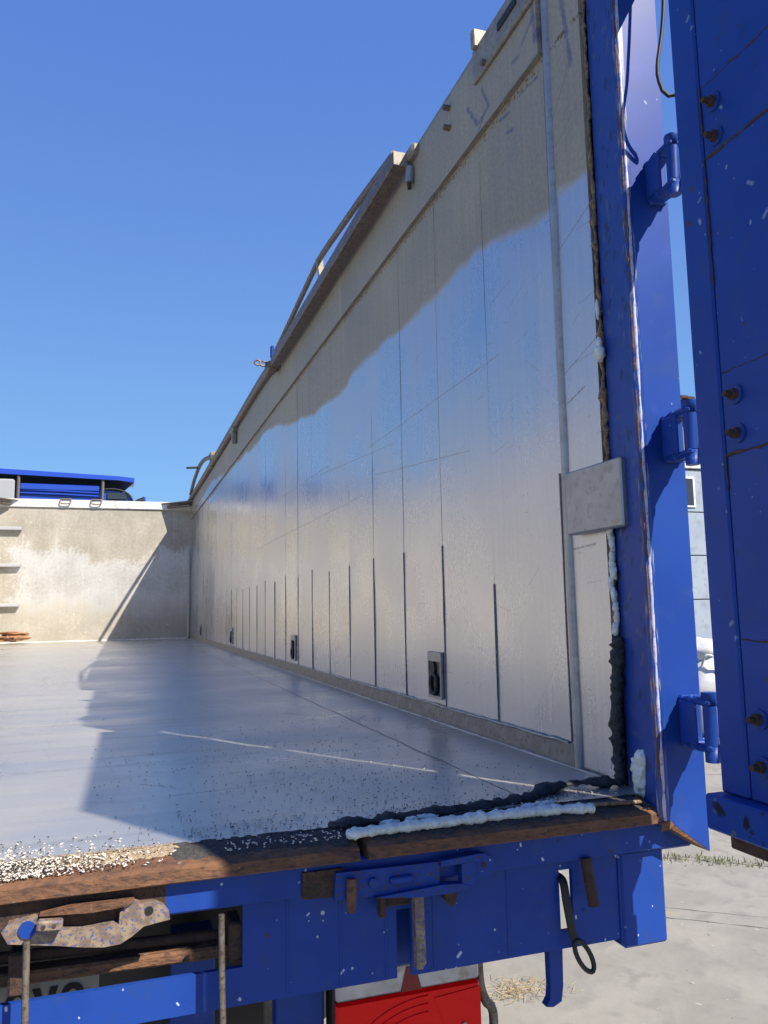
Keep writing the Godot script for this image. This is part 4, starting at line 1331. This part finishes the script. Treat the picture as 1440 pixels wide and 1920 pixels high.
func tail_light(tr: Node3D) -> void:
	var t := group_node("tail_light", tr)
	t.set_meta("label", "red tail light with a clear strip above")
	var z := -0.10
	var st := st_new()
	span(st, Vector3(0.684, 0.905, z - 0.06), Vector3(0.93, 1.058, z - 0.012), 0.004)
	put("housing", done(st), M.black, t)
	st = st_new()
	span(st, Vector3(0.686, 1.013, z - 0.012), Vector3(0.926, 1.056, z + 0.002), 0.004)
	put("clear_lens", done(st), M.lens_clear, t)
	st = st_new()
	span(st, Vector3(0.686, 0.91, z - 0.012), Vector3(0.926, 1.0125, z + 0.004), 0.004)
	put("red_lens", done(st), M.lens_red, t)
	for i in 3:
		st = st_new()
		var pts := []
		for k in 14:
			var an := PI * (0.5 + 0.5 * k / 13.0)
			pts.append(Vector3(0.835 + cos(an) * (0.125 - 0.014 * i) , 0.925 + sin(an) * (0.078 - 0.012 * i), z + 0.004))
		tube(st, pts, 0.0016, 6)
		put("lens_rib", done(st), M.lens_red, t)
	st = st_new()
	prism(st, PackedVector2Array([Vector2(0.845, 0.998), Vector2(0.925, 1.004), Vector2(0.925, 0.945), Vector2(0.865, 0.945)]), z + 0.004, z + 0.0055)
	put("reflector", done(st), M.lens_red, t)
	st = st_new()
	prism(st, PackedVector2Array([Vector2(0.79, 1.0145), Vector2(0.825, 1.0145), Vector2(0.815, 1.05), Vector2(0.80, 1.05)]), z + 0.002, z + 0.004)
	put("reflector", done(st), M.lens_dark, t)
	st = st_new()
	rod(st, Vector3(0.895, 0.952, z + 0.005), Vector3(0.895, 0.952, z + 0.009), 0.0035, 8)
	put("screw", done(st), M.alu, t)
	# galvanised light carrier wrapping its end
	st = st_new()
	tube(st, smooth_path([Vector3(0.934, 1.075, z - 0.02), Vector3(0.936, 1.0, z - 0.02), Vector3(0.945, 0.968, z - 0.02), Vector3(0.958, 0.95, z - 0.02), Vector3(0.958, 0.90, z - 0.02)], 16), 0.008, 8, 0.0, 1.0)
	put("light_guard", done(st), M.steel, t)
	st = st_new()
	span(st, Vector3(0.70, 0.888, z - 0.01), Vector3(0.945, 0.908, z + 0.012), 0.004)
	put("carrier", done(st), M.blue, t)
	st = st_new()
	span(st, Vector3(0.60, 0.85, z - 0.07), Vector3(0.675, 1.09, z - 0.03), 0.003)
	span(st, Vector3(0.45, 0.85, z - 0.2), Vector3(0.52, 1.09, z - 0.14), 0.003)
	put("carrier_post", done(st), M.blue, t)

func running_gear(tr: Node3D) -> void:
	var st := st_new()
	for x in [-0.55, 0.42]:
		span(st, Vector3(x, 0.86, -8.8), Vector3(x + 0.13, 1.26, -0.35), 0.008)
	put("chassis_rail", done(st), M.black, tr)
	st = st_new()
	span(st, Vector3(-0.9, 0.62, -0.36), Vector3(0.62, 1.2, -0.345), 0.003)
	put("added_dark_panel", done(st), M.black, tr)  # black panel added so the space below the apron reads dark
	for z in [-2.2, -3.5, -4.8]:
		st = st_new()
		rod(st, Vector3(-1.0, 0.52, z), Vector3(1.0, 0.52, z), 0.065)
		box(st, Vector3(-0.485, 0.69, z), Vector3(0.1, 0.36, 0.16))
		box(st, Vector3(0.485, 0.69, z), Vector3(0.1, 0.36, 0.16))
		put("axle", done(st), M.black, tr)
		for sx in [-1.0, 1.0]:
			wheel(tr, Vector3(sx * 0.96, 0.52, z), 0.52, 0.36)

func wheel(parent: Node, at: Vector3, r: float, w: float) -> void:
	var n := group_node("wheel", parent, at)
	var st := st_new()
	var prof := [[-w * 0.5, r * 0.56], [-w * 0.5, r * 0.9], [-w * 0.42, r * 0.985], [-w * 0.3, r], [w * 0.3, r], [w * 0.42, r * 0.985], [w * 0.5, r * 0.9], [w * 0.5, r * 0.56]]
	for i in 36:
		var a := TAU * i / 36
		var b := TAU * (i + 1) / 36
		for k in prof.size() - 1:
			var p: Array = prof[k]
			var q: Array = prof[k + 1]
			quad(st, Vector3(p[0], p[1] * sin(a), p[1] * cos(a)), Vector3(q[0], q[1] * sin(a), q[1] * cos(a)), Vector3(q[0], q[1] * sin(b), q[1] * cos(b)), Vector3(p[0], p[1] * sin(b), p[1] * cos(b)), Vector3((p[0] + q[0]) * 2.0, sin(a), cos(a)), 0)
	put("tyre", done(st), M.rubber, n)
	st = st_new()
	rod(st, Vector3(-w * 0.4, 0, 0), Vector3(w * 0.4, 0, 0), r * 0.57, 28)
	rod(st, Vector3(-w * 0.48, 0, 0), Vector3(w * 0.48, 0, 0), r * 0.2, 16)
	put("rim", done(st), M.alu, n)

func truck() -> void:
	var t := group_node("truck", self, Vector3(0, 0, 0))
	tag(t, "blue truck cab with raised roof spoiler beyond the trailer's front wall", "truck")
	var st := st_new()
	# cab body with rounded roof edge
	var prof := PackedVector2Array([Vector2(-1.9, 1.0), Vector2(0.52, 1.0), Vector2(0.52, 3.1), Vector2(0.50, 3.19), Vector2(0.45, 3.27), Vector2(0.36, 3.315), Vector2(0.2, 3.335), Vector2(-1.6, 3.36), Vector2(-1.8, 3.31), Vector2(-1.9, 3.15)])
	prism(st, prof, -12.2, -10.4)
	put("cab_body", done(st), M.cab_blue, t)
	st = st_new()
	span(st, Vector3(-0.97, 3.30, -10.42), Vector3(0.06, 3.4, -10.36), 0.02)
	put("roof_rear", done(st), M.cab_blue, t)
	for y in [3.245, 3.29]:
		st = st_new()
		tube(st, [Vector3(-0.96, y + 0.02, -10.385), Vector3(-0.4, y + 0.012, -10.375), Vector3(0.05, y, -10.385)], 0.014, 8)
		put("swage", done(st), M.cab_blue, t)
	st = st_new()
	tube(st, smooth_path([Vector3(0.12, 3.345, -10.37), Vector3(0.25, 3.35, -10.37), Vector3(0.38, 3.32, -10.37), Vector3(0.46, 3.26, -10.37), Vector3(0.51, 3.15, -10.37)], 14), 0.014, 8)
	put("gasket", done(st), M.black, t)
	st = st_new()
	span(st, Vector3(0.15, 3.2, -10.395), Vector3(0.42, 3.30, -10.372), 0.02)
	put("side_window", done(st), M.glass, t)
	# roof spoiler: a thick plate with a dark underside, on two struts
	st = st_new()
	var top := [Vector3(-1.7, 3.60, -10.32), Vector3(-1.15, 3.575, -10.30), Vector3(0.30, 3.525, -10.30), Vector3(0.51, 3.505, -10.30)]
	var lo := [Vector3(-1.7, 3.53, -10.31), Vector3(-1.15, 3.505, -10.29), Vector3(0.30, 3.465, -10.29), Vector3(0.51, 3.44, -10.29)]
	var fwd := Vector3(0, 0.10, -1.5)
	for i in 3:
		quad(st, top[i], top[i + 1], lo[i + 1], lo[i], Vector3.BACK, -1)
		quad(st, top[i], top[i + 1], top[i + 1] + fwd, top[i] + fwd, Vector3.UP, -1)
	quad(st, top[3], top[3] + fwd, lo[3] + fwd, lo[3], Vector3.RIGHT, -1)
	put("roof_spoiler", done(st), M.cab_blue, t)
	st = st_new()
	for i in 3:
		quad(st, lo[i], lo[i + 1], lo[i + 1] + fwd - Vector3(0.25 if i == 2 else 0.0, 0.12, 0), lo[i] + fwd - Vector3(0, 0.12, 0), Vector3.DOWN, -1)
	put("spoiler_underside", done(st), M.black, t)
	for x in [-0.975, 0.095]:
		st = st_new()
		tube(st, [Vector3(x, 3.1, -10.34), Vector3(x, 3.5, -10.33)], 0.022, 8)
		put("strut", done(st), M.steel, t)
	st = st_new()
	span(st, Vector3(-1.75, 2.6, -10.36), Vector3(-1.02, 3.44, -10.30), 0.02)
	put("side_locker", done(st), M.cab_grey, t)
	st = st_new()
	prism(st, PackedVector2Array([Vector2(0.53, 3.1), Vector2(0.53, 3.22), Vector2(0.645, 3.275), Vector2(0.66, 3.1)]), -10.6, -10.5)
	put("mirror", done(st), M.black, t)
	st = st_new()
	span(st, Vector3(0.625, 3.05, -10.62), Vector3(0.675, 3.285, -10.605), 0.006)
	put("mirror_shell", done(st), M.cab_blue, t)
	st = st_new()
	span(st, Vector3(-0.55, 0.7, -13.2), Vector3(-0.42, 1.0, -9.3), 0.01)
	span(st, Vector3(0.3, 0.7, -13.2), Vector3(0.43, 1.0, -9.3), 0.01)
	put("chassis_rail", done(st), M.black, t)
	for z in [-9.9, -12.6]:
		for sx in [-1.0, 1.0]:
			wheel(t, Vector3(-0.1 + sx * 0.95, 0.5, z), 0.5, 0.33)

func yard() -> void:
	# shed seen through the gap beside the door
	var b := group_node("shed", self, Vector3(12.5, 0, -11.3))
	tag(b, "pale panelled shed with drab corrugated upper wall behind the trailer", "building")
	var st := st_new()
	span(st, Vector3(-4.5, 0, -6), Vector3(4.5, 5.5, -0.05))
	put("core", done(st), M.sheet_drab, b)
	for k in 5:
		for i in 4:
			st = st_new()
			span(st, Vector3(-4.5 + 2.25 * i + 0.01, 0.02 + 0.84 * k, -0.048), Vector3(-2.25 + 2.25 * i - 0.01, 0.02 + 0.84 * (k + 1) - 0.02, 0.0), 0.006)
			put("wall_panel", done(st), M.sheet_pale, b)
	for i in 30:
		st = st_new()
		var x := -4.5 + 0.3 * i
		var p := PackedVector2Array([Vector2(x, -0.045), Vector2(x + 0.08, -0.045), Vector2(x + 0.12, 0.03), Vector2(x + 0.24, 0.03), Vector2(x + 0.28, -0.045), Vector2(x + 0.3, -0.045)])
		for j in p.size() - 1:
			quad(st, Vector3(p[j].x, 4.32, p[j].y), Vector3(p[j + 1].x, 4.32, p[j + 1].y), Vector3(p[j + 1].x, 5.5, p[j + 1].y), Vector3(p[j].x, 5.5, p[j].y), Vector3.BACK, -1)
		put("corrugated_sheet", done(st), M.sheet_drab, b)
	st = st_new()
	span(st, Vector3(-4.6, 4.222, -0.045), Vector3(4.6, 4.315, 0.05), 0.01)
	put("ledge", done(st), M.alu_dull, b)
	st = st_new()
	for i in 60:
		var x := -4.7 + 0.156 * i
		bar(st, Vector3(x + 0.078, 5.56 + 0.03 * sin(i * 1.9), -3.0), Vector3(x + 0.078, 5.53 + 0.03 * sin(i * 1.9), 0.35), 0.16, 0.05)
	put("roof", done(st), M.rust_dark, b)
	for x in [-1.95, 0.6]:
		var wn := group_node("window", b)
		st = st_new()
		span(st, Vector3(x - 0.35, 3.46, -0.002), Vector3(x + 0.35, 4.06, 0.03), 0.004)
		put("frame", done(st), M.alu_dull, wn)
		st = st_new()
		span(st, Vector3(x - 0.3, 3.5, 0.0302), Vector3(x + 0.3, 4.02, 0.036), 0.001)
		put("pane", done(st), M.glass, wn)
	# a filled bulk bag standing on the concrete
	var g := group_node("bulk_bag", self, Vector3(7.32, 0, -7.1))
	tag(g, "white bulk bag with a green patch standing in the yard", "bag")
	put("sack", blob(Vector3(0, 0.5, 0), Vector3(0.46, 0.52, 0.46), 0.22, 991, 20, 26), M.bag, g)
	put("neck", blob(Vector3(-0.02, 1.02, 0.05), Vector3(0.28, 0.16, 0.26), 0.5, 992, 12, 18), M.bag, g)
	put("patch", blob(Vector3(0.05, 1.10, 0.22), Vector3(0.07, 0.06, 0.06), 0.4, 993, 8, 10), M.green, g)
	for i in 2:
		st = st_new()
		tube(st, smooth_path([Vector3(-0.3 + 0.45 * i, 0.85, 0.3), Vector3(-0.26 + 0.45 * i, 1.0, 0.36), Vector3(-0.12 + 0.4 * i, 0.92, 0.42), Vector3(-0.05 + 0.38 * i, 0.6, 0.46)], 12), 0.02, 6, 0.0, 0.4)
		put("lifting_loop", done(st), M.bag, g)

func loose_things() -> void:
	# lashing strap left in a heap against the front wall
	var g := group_node("lashing_strap", self, Vector3(-0.83, FL, -8.78))
	tag(g, "crumpled orange lashing strap heaped on the cargo floor", "strap")
	for i in 5:
		var st := st_new()
		var p := []
		var c := Vector3(rng.randf_range(-0.08, 0.08), 0.02 + 0.02 * i, rng.randf_range(-0.05, 0.05))
		for k in 8:
			var a := TAU * k / 7.0 * 1.1 + i
			p.append(c + Vector3(cos(a) * rng.randf_range(0.08, 0.19), rng.randf_range(0.0, 0.035), sin(a) * rng.randf_range(0.05, 0.12)))
		tube(st, smooth_path(p, 40), 0.03, 6, 0.1, 0.35)
		put("coil", done(st), M.strap, g)
	# rubber pull loop hanging through the slot in the apron
	var r := group_node("pull_strap", self, Vector3(1.02, 1.2, 0.02))
	tag(r, "black rubber pull strap with an end loop hanging through the blue apron", "strap")
	var s2 := st_new()
	tube(s2, smooth_path([Vector3(-0.004, -0.005, -0.02), Vector3(-0.006, -0.008, 0.006), Vector3(-0.005, -0.04, 0.014), Vector3(0.0, -0.08, 0.018), Vector3(0.004, -0.094, 0.02)], 20), [0.006, 0.006, 0.006, 0.0065, 0.007, 0.007, 0.007, 0.007, 0.007, 0.007, 0.007, 0.007, 0.007, 0.007, 0.007, 0.007, 0.007, 0.0065, 0.006, 0.006, 0.006], 8, 0.0, 0.5)
	put("band", done(s2), M.black, r)
	s2 = st_new()
	var loop := []
	for k in 21:
		var a := TAU * k / 20.0 + PI * 0.5
		loop.append(Vector3(0.016 + cos(a) * 0.0115 - sin(a) * 0.011, -0.115 + sin(a) * 0.024, 0.022))
	tube(s2, loop, 0.0038, 7, 0.0, 1.0, false)
	put("end_loop", done(s2), M.black, r)
	# cable hanging in a bight beside the corner post
	var c := group_node("cable", self, Vector3(1.24, 2.47, 0.12))
	tag(c, "thin black cable hanging in a loop between corner post and open door", "cable")
	var s3 := st_new()
	tube(s3, smooth_path([Vector3(0.03, 0.55, -0.085), Vector3(0.01, 0.35, -0.01), Vector3(-0.005, 0.19, 0.0), Vector3(-0.014, 0.12, 0.0), Vector3(-0.027, 0.058, 0.0), Vector3(-0.027, 0.03, 0.0), Vector3(-0.018, 0.004, 0.002), Vector3(0.001, 0.0, 0.01), Vector3(0.02, 0.02, 0.04), Vector3(0.015, 0.12, 0.1)], 48), 0.0032, 7)
	put("lead", done(s3), M.black, c)
	# weeds in the joint of the concrete
	var st := st_new()
	for i in 900:
		var t := rng.randf_range(-0.9, 0.9)
		var dens := exp(-pow((t - 0.05) / 0.3, 2.0))
		if rng.randf() > dens * 0.9 + 0.12:
			continue
		var base := Vector3(3.58, -0.01, -3.39) + Vector3(0.787, 0, 0.617) * (t + 0.35) + Vector3(0.617, 0, -0.787) * rng.randfn(0.0, 0.022 + 0.03 * dens)
		var lean := Vector3(rng.randf_range(-1, 1), 0, rng.randf_range(-1, 1)) * 0.03
		var hgt := rng.randf_range(0.012, 0.05)
		var wd := Vector3(rng.randf_range(-1, 1), 0, rng.randf_range(-1, 1)).normalized() * 0.0025
		var mid := base + lean * 0.4 + Vector3.UP * hgt * 0.7
		var tip := base + lean + Vector3.UP * hgt
		st.set_smooth_group(-1)
		for q in [base - wd, mid - wd, base + wd, base + wd, mid - wd, mid + wd, mid - wd, tip, mid + wd]:
			st.add_vertex(q)
	var gr := put("grass", done(st), M.grass, self)
	tag(gr, "short weedy grass growing in a joint of the concrete", "grass", "", "stuff")
	st = st_new()
	for i in 160:
		var base := Vector3(1.98, 0.004, -2.05) + Vector3(rng.randfn(0.0, 0.10), rng.randf() * 0.01, rng.randfn(0.0, 0.05))
		var d := Vector3(rng.randf_range(-1, 1), rng.randf_range(0.0, 0.2), rng.randf_range(-1, 1)).normalized() * rng.randf_range(0.02, 0.07)
		tube(st, [base, base + d], 0.001, 3)
	var sw := put("straw_wisps", done(st), M.straw, self)
	tag(sw, "wisps of dry straw lying on the concrete beside the trailer", "straw", "", "stuff")

func seed_mesh() -> ArrayMesh:
	var st := st_new()
	var p := [Vector3(0, 0, 1), Vector3(0, 0, -1)]
	var ring := []
	for k in 6:
		var a := TAU * k / 6.0
		ring.append(Vector3(cos(a) * 0.5, sin(a) * 0.32, 0.15))
	for k in 6:
		var a: Vector3 = ring[k]
		var b: Vector3 = ring[(k + 1) % 6]
		for t in p:
			face(st, [a, b, t], Vector3.ZERO)
	return done(st)

func scatter(called: String, label: String, spots: Array, size: float, m: Material) -> void:
	var mm := MultiMesh.new()
	mm.transform_format = MultiMesh.TRANSFORM_3D
	mm.mesh = seed_mesh()
	mm.instance_count = spots.size()
	for i in spots.size():
		var b := Basis(Vector3.UP, rng.randf() * TAU) * Basis(Vector3.RIGHT, rng.randf_range(-0.5, 0.5)) * Basis(Vector3.BACK, rng.randf() * TAU)
		var s := size * rng.randf_range(0.7, 1.2)
		mm.set_instance_transform(i, Transform3D(b.scaled(Vector3.ONE * s), spots[i] + Vector3.UP * s * 0.35))
	var o := MultiMeshInstance3D.new()
	o.name = called
	o.multimesh = mm
	o.material_override = m
	add_child(o, true)
	tag(o, label, "seed", "", "stuff")

func sill_y(z: float) -> float:
	return 1.2975 - 0.011 * clampf(z / 0.054, 0.0, 1.0) + 0.0015

func spilled_seed() -> void:
	var white := []
	var dark := []
	for i in 4200:
		# heap on the sill, thinning out along it
		var x := 0.12 + absf(rng.randfn(0.0, 0.16))
		var z := rng.randf_range(0.002, 0.047)
		if x > 0.44:
			continue
		var thick := clampf(1.0 - (x - 0.25) / 0.16, 0.0, 1.0)
		if rng.randf() > 0.2 + 0.8 * thick:
			continue
		var y := sill_y(z) + rng.randf() * 0.006 * thick * sin(clampf(z / 0.05, 0, 1) * PI)
		if rng.randf() < 0.45:
			white.append(Vector3(x, y, z))
		else:
			dark.append(Vector3(x, y, z))
	for i in 90:
		white.append(Vector3(0.2 + absf(rng.randfn(0.0, 0.08)), FL + 0.001, -absf(rng.randfn(0.0, 0.035))))
		dark.append(Vector3(0.2 + absf(rng.randfn(0.0, 0.12)), FL + 0.001, -absf(rng.randfn(0.0, 0.05))))
	for i in 1150:
		var x := rng.randfn(0.74, 0.2)
		var z := -0.01 - absf(rng.randfn(0.0, 0.55))
		if x < 0.3 or x > 1.17:
			continue
		if rng.randf() < 0.84:
			dark.append(Vector3(x, FL + 0.0006, z))
		elif z > -0.5:
			white.append(Vector3(x, FL + 0.0006, z))
	for i in 260:
		var x := rng.randf_range(0.45, 1.15)
		white.append(Vector3(x, FL + 0.0006, -absf(rng.randfn(0.0, 0.05)) - 0.008))
		dark.append(Vector3(x, FL + 0.0006, -absf(rng.randfn(0.0, 0.06)) - 0.008))
	for i in 120:
		white.append(Vector3(rng.randf_range(0.5, 0.69), sill_y(0.03) + 0.0035, rng.randf_range(0.0, 0.05)))
		dark.append(Vector3(rng.randf_range(0.7, 1.17), sill_y(0.045), rng.randf_range(0.036, 0.053)))
	for i in 60:
		dark.append(Vector3(rng.randfn(1.02, 0.03), FL + 0.001, rng.randfn(-1.05, 0.05)))
	scatter("white_seeds", "white sunflower-like seeds heaped on the rusty sill and strewn on the floor", white, 0.0026, M.white_seed)
	scatter("dark_seeds", "dark grains strewn over the cargo floor and along the sill", dark, 0.0019, M.dark_seed)
